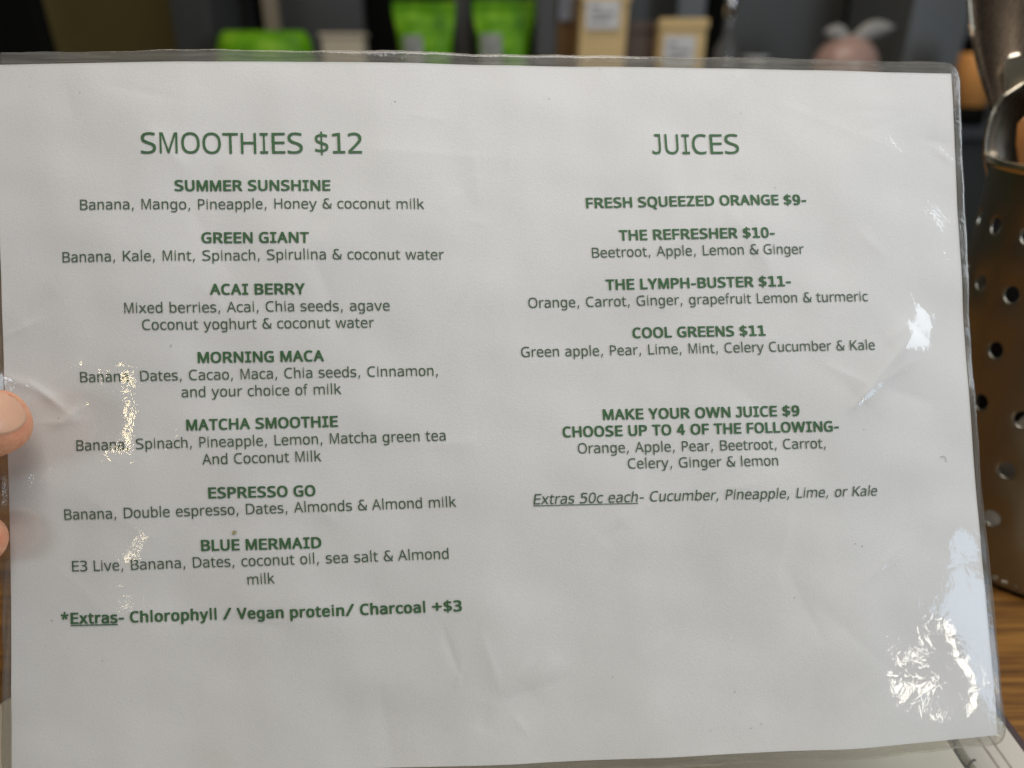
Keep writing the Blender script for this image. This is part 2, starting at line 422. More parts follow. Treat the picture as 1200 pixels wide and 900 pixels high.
 'g': [623,[[443,277,437,350,425,394,414,419,399,440,382,457,362,470,339,478,314,482,272,481,247,474,225,464,205,449,189,430,175,407,160,366,152,315,151,257,156,204,169,159,182,134,206,104,236,84,273,73,301,71,328,73,362,84,391,105,414,135,430,174,440,221],[543,35,537,-33,520,-91,491,-138,465,-163,434,-183,399,-198,358,-209,289,-214,203,-207,113,-187,113,-99,191,-127,226,-136,266,-142,305,-142,333,-139,359,-133,380,-123,406,-103,425,-75,437,-39,443,5,443,87,415,47,394,28,370,14,322,0,290,-4,257,-3,200,8,166,24,122,58,86,105,61,162,51,205,46,252,48,326,55,372,76,432,96,466,135,510,183,539,218,552,257,558,312,557,360,545,393,528,420,504,443,473,443,543,543,543]]],
 'h': [633,[[553,338,553,0,451,0,450,352,446,391,436,422,421,446,408,459,393,468,364,478,330,481,303,479,267,470,246,459,228,445,206,417,195,394,185,355,182,308,182,0,80,0,80,758,182,758,182,464,200,490,221,512,255,534,285,547,329,556,365,559,401,556,448,545,474,532,496,514,523,480,536,451,546,418,551,380]]],
 'i': [274,[[177,546,177,0,96,0,96,546],[137,750,158,745,173,734,182,714,184,693,182,673,173,654,158,641,137,636,116,641,101,654,93,668,90,693,92,714,101,734,116,745]]],
 'k': [592,[[80,758,181,758,181,319,437,545,555,545,322,340,592,0,473,0,253,281,181,219,181,0,80,0]]],
 'l': [274,[[184,0,90,0,90,774,184,774]]],
 'm': [973,[[702,556,738,554,771,548,800,539,824,526,845,509,863,487,881,447,889,414,893,376,893,0,801,0,801,351,797,398,783,434,761,460,728,475,686,481,641,476,615,469,593,458,568,435,555,415,545,391,538,365,533,318,532,0,441,0,441,351,436,398,422,434,399,460,367,475,324,481,282,477,248,466,222,448,198,415,182,373,174,308,173,0,80,0,80,546,155,546,169,471,174,471,190,493,213,515,234,529,263,543,295,551,328,556,366,555,401,550,442,538,467,524,495,498,515,464,520,464,539,490,554,505,588,529,638,548,669,554]]],
 'n': [633,[[553,338,553,0,451,0,450,352,446,391,436,422,421,446,408,459,393,468,364,478,330,481,303,479,267,470,246,459,228,445,206,417,195,394,185,355,182,308,182,0,80,0,80,545,182,545,182,464,200,490,221,512,255,534,285,547,329,556,365,559,401,556,448,545,474,532,496,514,523,480,536,451,546,418,551,380]]],
 'o': [607,[[303,483,275,480,237,469,216,457,189,430,175,406,160,364,154,330,150,272,152,233,160,181,169,152,189,115,206,96,237,75,261,67,303,62,345,67,370,75,401,96,418,115,432,139,447,181,453,215,457,272,453,330,447,364,432,406,418,430,401,449,370,469,345,478],[303,559,351,556,414,540,450,523,466,512,495,485,519,453,545,395,556,350,562,272,559,219,545,149,530,109,520,91,496,59,467,33,451,22,414,4,374,-8,303,-14,255,-11,192,4,156,22,140,33,111,59,99,74,77,109,62,149,48,219,45,272,48,325,62,395,77,435,87,453,111,485,140,512,156,523,192,540,233,552]]],
 'p': [623,[[180,69,180,-207,80,-207,80,545,180,545,180,476,197,498,223,523,255,541,292,553,332,558,385,556,423,546,458,531,502,497,538,449,555,412,572,346,578,270,572,196,562,152,538,94,502,47,457,13,423,-2,364,-13,332,-14,301,-11,254,3,230,16,209,33],[473,272,467,347,455,393,444,418,429,440,402,463,380,474,355,480,314,482,287,478,264,469,243,456,226,439,211,418,194,379,184,330,180,272,184,215,194,166,204,139,226,105,253,81,287,67,314,62,342,62,380,70,412,88,437,115,450,138,460,166,470,214]]],
 'r': [427,[[357,556,427,550,415,467,351,474,324,472,298,466,273,456,250,441,230,424,212,403,189,360,183,338,178,308,178,0,80,0,80,546,160,546,171,446,175,446,210,491,232,511,256,528,303,549,325,554]]],
 's': [521,[[450,526,450,439,399,462,347,476,294,483,239,482,190,471,164,455,148,433,143,404,145,383,151,367,163,353,173,346,224,328,372,297,417,277,450,249,471,213,478,192,481,158,478,127,471,99,450,62,417,31,375,8,341,-3,284,-12,231,-14,175,-10,116,0,40,20,40,112,94,90,156,71,215,62,268,62,311,70,344,85,368,107,375,121,380,144,379,165,369,186,359,196,333,213,273,233,190,250,146,262,99,284,74,305,61,321,52,340,46,360,42,395,47,439,57,464,71,487,101,516,141,538,190,552,227,557,288,558,344,553,398,543]]],
 't': [394,[[291,63,332,66,374,74,374,6,341,-4,296,-9,256,-10,221,-5,180,8,146,30,119,64,106,100,99,159,99,476,15,476,15,519,101,555,139,671,197,671,197,546,370,546,370,476,197,476,197,161,201,125,214,98,234,78,260,67]]],
 'u': [633,[[80,206,80,544,182,544,182,192,186,154,196,123,206,106,224,86,240,76,268,67,303,64,330,66,355,71,387,86,405,100,426,128,441,163,447,190,451,236,451,544,553,544,553,0,451,0,451,82,433,56,411,33,386,15,348,-2,304,-12,268,-14,232,-12,185,0,147,21,126,41,110,65,97,93,87,127,82,164]]],
 'v': [592,[[12,545,117,545,296,88,475,545,580,545,361,0,231,0]]],
 'w': [818,[[448,309,410,453,406,453,377,333,269,1,165,1,12,547,107,547,196,208,220,93,224,93,261,239,360,547,460,547,571,189,586,133,593,94,597,94,618,194,712,547,806,547,651,1,544,1]]],
 'x': [592,[[560,545,349,284,580,0,468,0,296,219,124,0,12,0,243,284,32,545,140,545,296,348,451,545]]],
 'y': [592,[[420,175,305,-93,285,-131,263,-159,230,-184,207,-195,182,-203,145,-207,55,-207,55,-132,139,-130,160,-124,178,-114,194,-98,205,-80,246,9,12,545,118,545,297,119,474,545,580,545]]]}
GLYPH_BOLD = {'$': [711,[[304,-59,391,-60,400,-57,410,-43,411,50,507,69,551,85,585,103,610,121,639,153,653,179,662,211,662,251,655,281,639,312,609,342,583,359,541,379,413,416,410,421,412,571,465,566,573,540,585,541,597,551,628,613,632,625,630,639,615,653,545,671,487,682,414,687,410,693,409,757,393,772,300,769,290,755,288,687,199,671,147,652,111,629,87,608,67,581,55,555,48,521,50,481,61,447,78,419,107,390,169,355,287,319,290,313,288,163,213,168,135,183,75,200,63,199,48,183,49,93,67,77,113,64,193,52,288,45,290,-43],[413,168,410,173,411,288,471,273,503,255,514,227,502,199,475,183],[283,449,237,463,212,477,201,497,198,519,205,538,225,553,285,570,290,565,290,453]]],
 '*': [711,[[258,295,273,295,285,305,353,443,429,305,439,296,455,295,551,343,561,357,559,377,457,505,611,516,626,521,635,535,621,635,605,653,587,653,411,610,428,759,425,785,413,795,299,796,283,785,280,757,297,611,115,656,101,653,91,639,76,553,77,535,85,522,101,516,251,505,152,379,148,361,159,343]]],
 '+': [867,[[372,95,489,94,503,97,520,107,524,301,757,302,779,308,790,319,790,399,771,413,523,418,522,609,503,623,377,626,363,623,346,613,342,417,109,416,87,410,76,399,76,319,95,305,343,300,344,111,351,103]]],
 '-': [480,[[74,213,413,215,424,219,434,231,434,315,423,327,401,334,67,331,56,327,46,315,46,233,57,219]]],
 '/': [689,[[38,-21,191,-22,210,-9,663,713,666,729,657,744,647,748,497,748,480,737,29,19,25,-5]]],
 '0': [711,[[334,-11,405,-10,475,5,533,31,573,60,611,105,637,155,658,227,668,309,668,417,660,485,641,555,617,607,592,643,563,672,521,701,457,727,395,738,311,738,241,725,187,704,141,672,105,631,77,581,57,517,44,433,42,331,52,239,73,165,101,109,148,55,189,26,245,3,293,-8],[343,103,311,111,287,126,267,151,249,187,228,277,224,403,237,501,249,541,267,577,285,600,307,616,333,624,361,626,397,617,419,604,443,575,461,539,482,449,486,329,475,239,461,189,441,149,425,129,403,113,377,104]]],
 '1': [711,[[112,-1,631,-2,649,2,663,13,664,99,657,109,631,118,481,118,476,121,476,709,472,717,461,724,443,728,297,728,97,694,79,688,69,679,68,587,87,573,127,570,265,594,274,589,274,121,269,118,117,118,90,109,84,99,84,15,91,7]]],
 '3': [711,[[300,-15,421,-10,481,3,541,24,581,47,618,77,646,113,666,167,668,239,657,279,647,299,607,346,539,387,595,422,620,447,636,471,648,515,648,561,637,601,610,645,565,683,501,715,417,736,379,740,283,740,239,736,87,709,68,695,68,603,87,589,123,586,239,614,343,622,377,617,417,601,437,581,449,553,452,527,446,503,432,481,407,462,371,451,337,446,223,446,199,437,192,427,192,347,199,337,225,328,343,328,373,323,415,309,449,282,467,249,472,207,465,179,446,147,421,127,403,119,375,110,325,104,271,106,219,114,95,152,61,149,42,135,42,39,49,29,71,19,165,-2,237,-12]]],
 '4': [711,[[406,-1,531,-2,557,7,564,17,565,162,637,164,661,173,668,181,668,259,664,267,637,278,564,281,564,709,557,719,533,728,391,728,362,717,42,275,42,181,61,167,376,163,378,15,385,7],[229,279,245,307,377,496,377,280]]],
 '9': [711,[[286,-15,357,-14,413,-5,463,9,525,39,558,63,601,109,629,155,655,229,668,315,668,417,654,521,635,579,601,640,563,678,511,710,455,729,387,740,301,740,245,732,195,717,129,681,97,652,70,615,49,557,42,511,42,463,53,399,83,337,133,287,183,258,215,247,297,232,391,234,473,257,455,201,435,167,411,140,377,119,343,108,293,104,243,111,157,138,123,135,105,123,104,31,110,21,183,-2,237,-12],[345,345,297,355,265,380,243,427,234,487,243,545,252,571,268,595,293,615,315,623,347,628,399,615,425,596,453,547,464,485,453,425,432,385,412,365,393,354]]],
 'A': [776,[[32,-1,149,-2,177,8,185,19,267,209,273,212,503,212,588,19,598,7,625,-2,739,-2,757,2,771,13,771,25,645,317,477,705,465,721,439,730,337,730,319,726,305,715,5,25,8,9],[321,330,323,343,389,495,457,333,451,330]]],
 'B': [762,[[92,-1,407,-2,495,4,555,17,609,36,657,65,690,95,713,129,726,163,730,185,730,245,725,269,707,307,675,342,641,364,595,385,639,411,671,440,692,473,700,499,702,563,697,589,683,623,651,660,605,688,557,705,455,724,397,728,97,728,83,725,66,715,64,17,71,7],[253,112,250,117,252,321,397,322,449,316,499,297,525,269,538,231,533,191,513,152,487,131,449,119,417,114],[253,434,250,439,252,613,365,614,429,608,481,591,503,567,514,527,507,493,489,463,473,451,449,443,405,436]]],
 'C': [724,[[402,-11,449,-12,533,-6,611,11,645,22,656,33,655,117,637,129,603,132,501,110,417,106,345,123,295,154,254,207,241,237,224,295,218,379,231,457,259,523,289,563,335,597,371,611,439,622,495,615,595,584,617,584,641,593,649,601,674,647,685,671,686,681,667,696,613,715,503,736,407,738,315,726,255,707,177,665,119,612,80,555,55,491,42,433,38,387,42,291,65,199,101,129,155,70,225,26,295,2,349,-8]]],
 'D': [830,[[92,-1,339,-2,467,8,525,21,585,41,651,75,697,110,743,162,768,205,787,261,798,325,798,417,781,497,749,563,714,607,669,645,597,686,535,707,477,720,399,728,97,728,68,717,64,709,64,17,71,7],[251,114,248,119,249,612,353,614,401,610,459,597,507,577,547,548,577,507,591,477,606,423,610,391,608,325,599,283,575,225,558,199,531,172,499,151,467,137,427,125,375,116]]],
 'E': [683,[[92,-1,623,-2,637,1,654,11,656,99,637,113,265,116,260,121,262,321,599,322,625,331,632,341,632,419,613,433,262,437,261,610,637,615,656,629,656,709,650,719,623,728,97,728,83,725,66,715,64,17,71,7]]],
 'F': [650,[[92,-1,219,-2,237,2,251,13,254,291,567,292,581,295,598,305,600,391,581,405,254,409,252,607,257,612,603,615,622,629,622,709,615,719,589,728,97,728,83,725,66,715,64,17,71,7]]],
 'G': [811,[[424,-11,527,-10,605,-2,721,23,752,37,753,387,739,398,721,402,443,402,416,393,410,383,410,305,417,295,443,286,577,284,578,121,573,114,513,106,463,104,403,110,351,125,308,149,277,178,245,233,227,291,220,335,222,409,241,479,267,527,299,564,347,596,399,613,467,622,501,620,547,613,655,582,693,586,707,597,741,667,740,685,719,697,663,715,595,730,511,738,411,736,313,719,255,699,215,680,159,642,105,586,67,519,55,487,42,431,38,387,40,313,49,257,63,209,99,139,123,108,160,73,199,47,243,24,331,-2]]],
 'H': [837,[[92,-1,215,-2,233,2,247,13,248,315,253,320,586,319,589,13,603,2,621,-2,739,-2,769,10,772,17,772,709,768,717,739,728,621,728,603,724,589,713,588,441,583,436,250,437,247,713,233,724,215,728,97,728,67,716,64,709,64,17,71,7]]],
 'I': [546,[[70,-1,471,-2,489,2,503,13,504,99,498,109,473,118,365,118,360,123,360,607,365,610,471,610,499,620,504,629,504,709,497,719,471,728,75,728,57,724,43,713,42,629,48,619,73,610,181,610,186,605,186,121,181,118,73,118,45,106,42,15,49,7]]],
 'J': [555,[[212,-15,285,-14,333,-5,371,7,427,40,449,65,469,101,484,153,490,205,490,709,485,718,471,725,167,728,149,724,135,713,134,629,141,619,167,610,309,610,314,607,314,215,310,181,301,147,286,119,271,109,243,102,205,104,153,121,71,173,41,176,23,172,8,159,8,43,23,30,93,5,167,-12]]],
 'K': [771,[[92,-1,219,-2,237,2,251,13,252,275,291,305,571,7,597,-2,737,-2,767,10,769,25,758,39,426,407,749,694,756,703,752,717,723,728,583,728,561,722,255,449,252,453,250,715,233,725,219,728,97,728,67,716,64,709,64,17,71,7]]],
 'L': [637,[[92,-1,595,-2,617,4,628,15,628,99,609,113,255,118,254,709,247,719,223,728,95,728,71,719,64,711,64,17,71,7]]],
 'M': [948,[[92,-1,199,-2,215,2,229,13,231,404,387,23,399,7,425,-2,515,-2,529,1,547,12,711,406,713,13,727,2,745,-2,851,-2,880,9,884,17,884,709,881,716,851,728,699,728,685,725,668,715,473,248,282,713,267,724,249,728,97,728,68,717,64,709,64,17,71,7]]],
 'N': [847,[[92,-1,207,-2,223,2,237,13,239,470,589,8,617,-2,749,-2,779,10,782,17,782,709,778,717,749,728,641,728,623,724,609,713,608,265,605,259,257,718,229,728,97,728,67,716,64,709,64,17,71,7]]],
 'O': [850,[[402,-11,481,-10,569,7,621,26,678,59,728,105,763,155,793,225,808,293,812,389,804,461,785,527,751,593,700,651,649,687,569,721,497,736,377,738,327,732,255,713,183,677,149,652,119,622,85,573,55,499,42,437,38,341,51,245,74,175,118,107,171,59,245,19,337,-6],[421,105,371,111,331,124,295,148,271,174,246,217,233,255,220,321,218,377,224,437,233,473,251,521,279,564,311,591,347,609,391,620,441,622,477,617,523,602,561,576,581,551,604,511,617,473,630,407,632,351,617,255,594,197,572,165,543,139,507,119,467,108]]],
 'P': [733,[[92,-1,221,-2,239,2,253,13,256,267,403,270,507,289,591,323,631,350,660,379,681,411,693,441,702,485,702,529,695,565,681,599,664,625,633,656,601,677,553,699,501,714,439,724,385,728,97,728,83,725,66,715,64,17,71,7],[257,382,254,387,256,613,339,614,401,608,457,591,482,573,496,553,505,527,508,489,498,451,473,418,447,403,393,388,335,382]]],
 'Q': [850,[[584,-173,739,-174,761,-168,772,-157,769,-144,608,19,683,63,728,105,761,151,787,207,808,293,812,389,804,461,785,527,751,593,701,650,659,681,599,711,543,728,475,738,355,736,255,713,203,689,147,650,103,601,82,569,65,529,42,437,38,341,46,267,67,193,85,155,109,118,171,59,223,28,273,9,351,-8,425,-13,552,-155,563,-165],[421,105,371,111,331,124,295,148,271,174,246,217,233,255,220,321,218,377,224,437,233,473,251,521,279,564,311,591,347,609,391,620,441,622,477,617,523,602,561,576,581,551,604,511,617,473,630,407,632,351,617,255,594,197,572,165,543,139,507,119,467,108]]],
 'R': [782,[[92,-1,225,-2,243,2,257,13,258,279,263,284,365,283,567,16,581,4,603,-2,747,-2,761,1,778,11,780,25,773,36,550,317,621,353,647,370,683,406,703,441,714,483,714,541,710,565,691,611,661,648,623,675,571,699,527,712,457,724,403,728,97,728,83,725,66,715,64,17,71,7],[261,396,258,401,260,611,377,612,417,608,465,595,497,574,513,543,518,493,507,459,482,427,461,415,403,400]]],
 'S': [710,[[286,-11,381,-10,441,-2,519,19,575,45,611,70,651,117,668,161,672,217,665,257,653,285,619,326,585,351,491,395,313,455,271,478,253,499,243,527,242,551,248,569,262,591,283,606,313,616,365,622,451,614,561,586,599,589,617,601,649,671,649,685,635,696,563,717,467,734,335,738,275,732,193,711,131,681,83,640,62,609,50,565,53,499,71,451,110,405,147,379,203,351,383,291,433,270,464,245,477,219,479,183,472,161,459,142,433,124,389,110,327,104,257,108,175,122,91,144,57,141,40,131,38,41,45,31,85,15,141,2,217,-8]]],
 'T': [682,[[280,-1,399,-2,423,7,430,15,431,610,639,612,657,616,668,623,672,631,672,711,661,722,639,728,43,728,25,724,11,713,10,629,29,615,247,612,252,609,252,17,259,7]]],
 'U': [812,[[384,-11,493,-6,549,7,587,20,627,41,664,67,701,106,726,149,741,197,748,251,748,709,744,717,733,724,715,728,603,728,585,724,571,713,570,255,563,213,545,169,509,131,469,113,409,104,353,111,307,129,275,159,251,209,244,245,243,713,229,724,211,728,95,728,79,724,65,713,64,255,70,199,83,157,119,96,155,60,193,35,241,13,283,1,329,-8]]],
 'V': [764,[[320,-1,439,-2,457,2,471,13,751,695,754,711,747,719,721,728,601,728,587,725,569,714,383,253,367,285,194,713,179,724,161,728,41,728,25,724,11,713,17,685,289,21,299,7]]],
 'W': [1128,[[252,-1,375,-2,393,2,407,13,561,457,720,11,737,1,751,-2,869,-2,897,8,909,35,1117,699,1116,715,1099,725,1085,728,963,728,949,725,932,715,805,293,655,709,643,722,621,728,501,728,483,724,468,713,323,299,196,715,179,725,165,728,43,728,15,718,10,711,11,699,221,25,229,8]]],
 'Y': [737,[[306,-1,427,-2,445,2,459,13,461,283,725,699,726,711,719,719,693,728,571,728,544,719,535,709,369,443,207,703,194,719,167,728,43,728,25,724,11,713,10,703,17,691,277,277,278,15,285,7]]],
 'Z': [692,[[58,-1,627,-2,641,1,658,11,660,99,641,113,261,116,255,119,647,633,650,709,645,718,617,728,77,728,63,725,46,715,44,627,63,613,419,610,425,607,33,93,30,15,37,7]]],
 'a': [668,[[262,-15,341,-12,387,-1,429,16,447,2,465,-2,579,-2,595,2,609,13,610,369,603,417,588,459,570,483,531,517,477,545,389,566,279,568,215,560,149,545,103,531,83,517,82,425,101,411,135,408,249,447,305,456,337,456,369,451,395,441,411,428,423,405,432,371,429,366,277,364,211,353,159,337,96,301,65,268,49,237,38,183,40,137,51,99,70,67,103,35,157,5,219,-12],[279,99,243,114,229,131,221,149,216,173,218,189,224,209,236,227,263,245,305,256,430,257,430,227,417,181,387,133,361,113,337,103,315,98]]],
 'c': [588,[[346,-15,409,-14,473,-1,533,20,558,33,564,43,564,135,549,148,531,152,501,149,443,114,407,103,375,98,335,100,293,114,265,134,245,161,227,201,216,257,216,297,223,339,247,397,267,422,291,439,335,454,375,456,413,449,441,439,501,403,533,400,549,404,563,415,564,511,560,519,479,553,401,568,321,568,263,560,211,545,151,515,96,467,73,435,47,375,36,319,36,235,47,179,62,137,95,88,151,39,201,13,281,-10]]],
 'e': [664,[[348,-15,413,-14,459,-8,545,13,599,33,606,43,605,133,587,145,551,148,467,117,411,102,353,98,321,103,281,119,249,146,229,181,218,217,218,237,597,238,623,247,630,257,628,341,619,389,606,427,579,472,538,513,481,546,439,559,385,568,311,568,231,553,171,528,135,504,90,459,60,411,40,347,34,287,38,219,53,161,81,107,119,64,169,29,223,5,295,-12],[227,344,225,351,236,383,264,423,297,445,339,456,377,451,413,432,441,387,451,347,445,344]]],
 'g': [699,[[302,-215,403,-212,455,-201,495,-188,537,-165,567,-142,595,-109,617,-69,631,-23,638,25,638,535,633,544,619,551,487,554,455,542,417,557,357,568,285,568,233,559,205,551,163,532,121,502,79,453,57,411,45,375,36,325,34,271,40,209,53,163,69,127,98,85,121,62,181,23,223,7,263,-2,363,-4,452,17,445,-21,429,-59,406,-85,377,-97,335,-104,281,-98,155,-60,125,-63,107,-75,106,-169,115,-181,141,-191,209,-206],[337,107,321,109,287,123,268,139,253,161,230,225,226,309,239,371,264,419,301,447,349,456,393,441,410,427,425,405,447,345,454,281,450,233,441,195,415,143,381,114]]],
 'h': [712,[[88,-1,217,-2,235,2,249,13,250,315,257,361,273,401,298,431,317,443,359,454,397,451,427,437,445,413,455,385,460,359,461,13,475,2,493,-2,617,-2,639,4,650,15,650,381,639,435,619,479,586,517,559,535,507,557,465,566,349,566,299,555,251,538,250,741,243,749,219,758,91,758,67,749,60,741,60,17,67,7]]],
 'i': [342,[[124,-1,213,-2,237,7,244,15,244,537,237,547,213,556,127,556,103,547,96,539,96,17,103,7],[152,603,201,605,227,618,246,641,250,655,247,709,234,729,207,745,187,750,141,747,111,732,95,709,92,655,99,635,119,615]]],
 'l': [342,[[118,-1,219,-2,243,7,250,15,250,753,243,763,219,772,121,772,97,763,90,755,90,17,97,7]]],
 'n': [712,[[88,-1,217,-2,235,2,249,13,250,315,257,361,273,401,298,431,317,443,359,454,397,451,427,437,445,413,455,385,460,359,461,13,475,2,493,-2,617,-2,647,10,650,17,650,383,639,435,627,465,607,496,587,516,559,535,525,551,445,568,349,566,299,555,253,537,239,550,217,556,93,556,63,544,60,537,60,17,67,7]]],
 'o': [687,[[326,-15,391,-14,453,-3,509,17,551,41,583,68,615,111,635,155,648,207,652,243,648,347,635,399,611,449,565,502,535,523,485,547,419,564,383,568,303,568,267,564,207,549,155,525,117,498,77,451,55,407,38,341,34,267,40,199,59,137,94,79,139,39,191,11,265,-10],[333,99,297,108,283,117,270,127,251,155,228,223,224,293,239,373,267,424,305,449,351,456,387,447,407,435,438,397,453,357,460,325,462,247,447,179,422,133,387,107,353,98]]],
 'p': [699,[[88,-207,213,-208,227,-205,244,-195,247,8,335,-14,387,-16,459,-7,509,9,557,35,598,71,621,101,647,155,662,219,664,309,658,357,645,403,623,449,596,485,551,523,481,555,413,568,323,566,277,555,247,543,213,556,93,556,75,552,61,541,60,-189,67,-199],[351,99,331,103,301,119,275,151,254,205,246,287,257,359,281,413,299,434,321,448,367,456,391,451,413,441,432,425,449,399,468,345,474,299,474,255,463,191,450,157,433,130,413,113,397,105]]],
 'r': [497,[[88,-1,207,-2,221,1,238,11,240,293,245,329,254,359,282,403,303,421,331,437,369,448,453,442,479,452,484,459,496,531,495,545,489,551,445,564,355,566,289,551,229,520,225,523,223,539,218,545,191,556,91,556,62,543,60,17,67,7]]],
 's': [593,[[254,-15,349,-12,435,9,500,43,530,71,547,97,562,147,560,201,545,241,512,279,463,308,431,319,287,346,237,361,225,373,216,399,222,425,239,443,269,454,311,458,387,447,477,416,515,420,530,433,530,519,525,528,513,536,451,553,377,566,259,568,211,562,149,545,111,527,65,490,44,457,34,419,34,367,48,325,73,294,107,270,171,245,283,223,339,207,365,192,377,171,377,151,361,121,343,109,303,98,253,98,213,104,81,146,49,143,31,131,30,37,37,27,53,19,161,-6]]],
 't': [455,[[280,-11,345,-10,393,-2,427,10,438,21,438,89,433,98,405,108,337,100,313,100,299,105,278,127,268,169,268,447,273,450,401,450,427,459,434,469,434,539,427,547,403,556,271,556,265,662,237,674,163,674,147,670,133,659,96,557,14,519,12,467,31,453,94,447,94,143,103,97,117,67,151,30,185,10,235,-5]]],
 'x': [669,[[38,-1,169,-2,195,7,335,170,477,4,499,-2,625,-2,654,9,658,17,656,29,434,289,636,527,635,544,605,556,481,556,463,552,450,543,335,405,225,534,203,552,185,556,65,556,36,545,32,537,35,524,235,289,11,25,14,9]]],
 'y': [651,[[80,-207,203,-208,247,-199,306,-171,353,-122,389,-47,637,521,640,539,634,547,607,556,491,556,461,544,327,235,189,544,159,556,43,556,29,553,12,543,10,531,15,519,234,27,197,-55,172,-87,143,-94,83,-94,67,-98,53,-109,52,-191,59,-199]]]}

# ================================================================== SETTING
box_obj('counter_top', (-1.3, -0.18, -0.035), (1.3, 0.78, 0.0), M_WOOD, bevel=0.004)['kind'] = 'structure'
M_FLOOR = plain('dark_floor', (0.10, 0.09, 0.08), 0.5, 0.2, 6)
box_obj('floor', (-3, -3, -0.96), (3, 2.4, -0.92), M_FLOOR)['kind'] = 'structure'
M_WALL = plain('olive_wall', (0.30, 0.24, 0.085), 0.85, 0.10, 5, bmp=0.15, bscale=60)
box_obj('back_wall', (-3, 1.75, -0.92), (3, 1.83, 1.9), M_WALL)['kind'] = 'structure'

# ================================================================== THE MENU SHEET
# u = mm from the left paper edge, v = mm above the lower paper edge
PW, PH = 297.0, 210.0
PT = np.array([-144.739, -114.1638, 213.7798]) * 0.001
PA = np.array([0.998252, 0.015744, 0.05597]) * 0.001
PB = np.array([-0.047999, 0.998162, 0.038497]) * 0.001
PN = np.cross(PA, PB)
PN /= np.linalg.norm(PN)
if PN[2] > 0:
    PN = -PN                                # towards the reader


def table(pts, n=400, w=45):
    x = np.linspace(-0.2, 1.2, n)
    y = np.interp(x, [p[0] for p in pts], [p[1] for p in pts])
    k = np.hanning(w)
    k /= k.sum()
    y = np.convolve(np.pad(y, w, mode='edge'), k, 'same')[w:-w]
    return x, y


BOW_TOP = table([(-.2, -1.5), (0, .2), (.14, 3.4), (.36, 4.3), (.58, 2.5), (.72, 2.1), (.9, 1.1), (1, -.2), (1.2, -3.0)])
BOW_BOT = table([(-.2, -2.0), (0, .2), (.2, 2.4), (.46, 4.4), (.68, 4.7), (.85, 4.2), (.94, 1.6), (1, -.6), (1.2, -7.0)])
rng = np.random.RandomState(5)
WAVES = [(rng.uniform(14, 60), rng.uniform(0, 2 * math.pi), rng.uniform(0, 2 * math.pi)) for _ in range(22)]
# creases in the sheet: (u0, v0, u1, v1, height mm, width mm)
CREASES = [(151.9, 177.4, 154.4, 184.1, 0.08, 0.7),
    (138.3, 161.7, 145.3, 160.6, 0.06, 0.9),
    (126.1, 40.4, 131.1, 25.1, -0.17, 0.9),
    (131.3, 30.1, 129.7, 22.6, 0.13, 0.7),
    (137.8, 38.8, 142.6, 20.1, 0.16, 1.8),
    (142.6, 20.6, 152.9, 30.6, 0.13, 1.5),
    (146.4, 13.8, 149.5, 8.7, 0.10, 0.9),
    (263.2, 109.7, 254.4, 101.8, 0.22, 0.8),
    (263.2, 109.1, 279.1, 118.1, 0.16, 1.4),
    (247.2, 117.2, 262.1, 109.7, 0.12, 1.6),
    (289.6, 186.5, 296.8, 180.4, 0.12, 0.8),
    (236.0, 200.1, 283.7, 182.4, 0.10, 4.0),
    (195.5, 138.4, 198.2, 133.6, 0.06, 0.6),
    (268.6, 59.9, 254.6, 48.2, 0.14, 1.8),
    (234.6, 70.9, 226.4, 47.5, 0.15, 2.6),
    (-2.0, 117.5, 10.0, 112.5, 0.26, 1.6),
    (10.0, 113.0, 21.0, 103.4, 0.30, 1.6),
    (15.0, 101.0, 23.0, 107.0, 0.16, 1.0),
        (7.0, 115.0, 16.5, 108.0, 0.25, 0.9),
    (14.0, 101.0, 24.0, 108.5, 0.22, 1.1),
    (258, 105, 280, 128, 1.15, 5.6),
    (268, 123, 283, 133, 0.45, 4.5),
    (-0.5, 128.0, 11.9, 133.5, 0.13, 0.9),
    (8.7, 102.4, 24.0, 103.4, 0.12, 0.9),
    (122.7, 194.2, 134.4, 192.6, 0.05, 0.8),
    (13.9, 114.2, 23.9, 121.6, 0.12, 1.4),
    (109.2, 183.5, 151.0, 180.9, 0.10, 3.4),
    (218.5, 161.4, 194.9, 151.3, 0.08, 2.4),
    (174.4, 67.2, 207.0, 82.1, 0.12, 3.8)]
for _ in range(46):                         # soft handling wrinkles all over
    cu, cv, an, ln = rng.uniform(5, 292), rng.uniform(5, 205), rng.uniform(0, math.pi), rng.uniform(8, 30)
    if cu < 62 and 78 < cv < 132:
        continue
    CREASES.append((cu - ln / 2 * math.cos(an), cv - ln / 2 * math.sin(an), cu + ln / 2 * math.cos(an), cv + ln / 2 * math.sin(an),
                    rng.choice([-1, 1]) * rng.uniform(0.07, 0.18), rng.uniform(2.4, 5.5)))
CREASES = [(a, b, c, d, h * (1.5 if abs(h) < 0.3 else 1.0), w) for a, b, c, d, h, w in CREASES]
# dents: (u, v, radius u, radius v, height mm)
DENTS = [(150, 60, 30, 40, 0.5), (60, 30, 40, 25, -0.5), (220, 150, 45, 30, 0.4),
         (262, 36, 30, 22, 0.4), (95, 45, 26, 34, 0.6), (200, 40, 34, 24, -0.6), (105, 150, 30, 26, 0.5), (185, 110, 24, 34, -0.5), (20, 112, 13, 14, -0.12)]


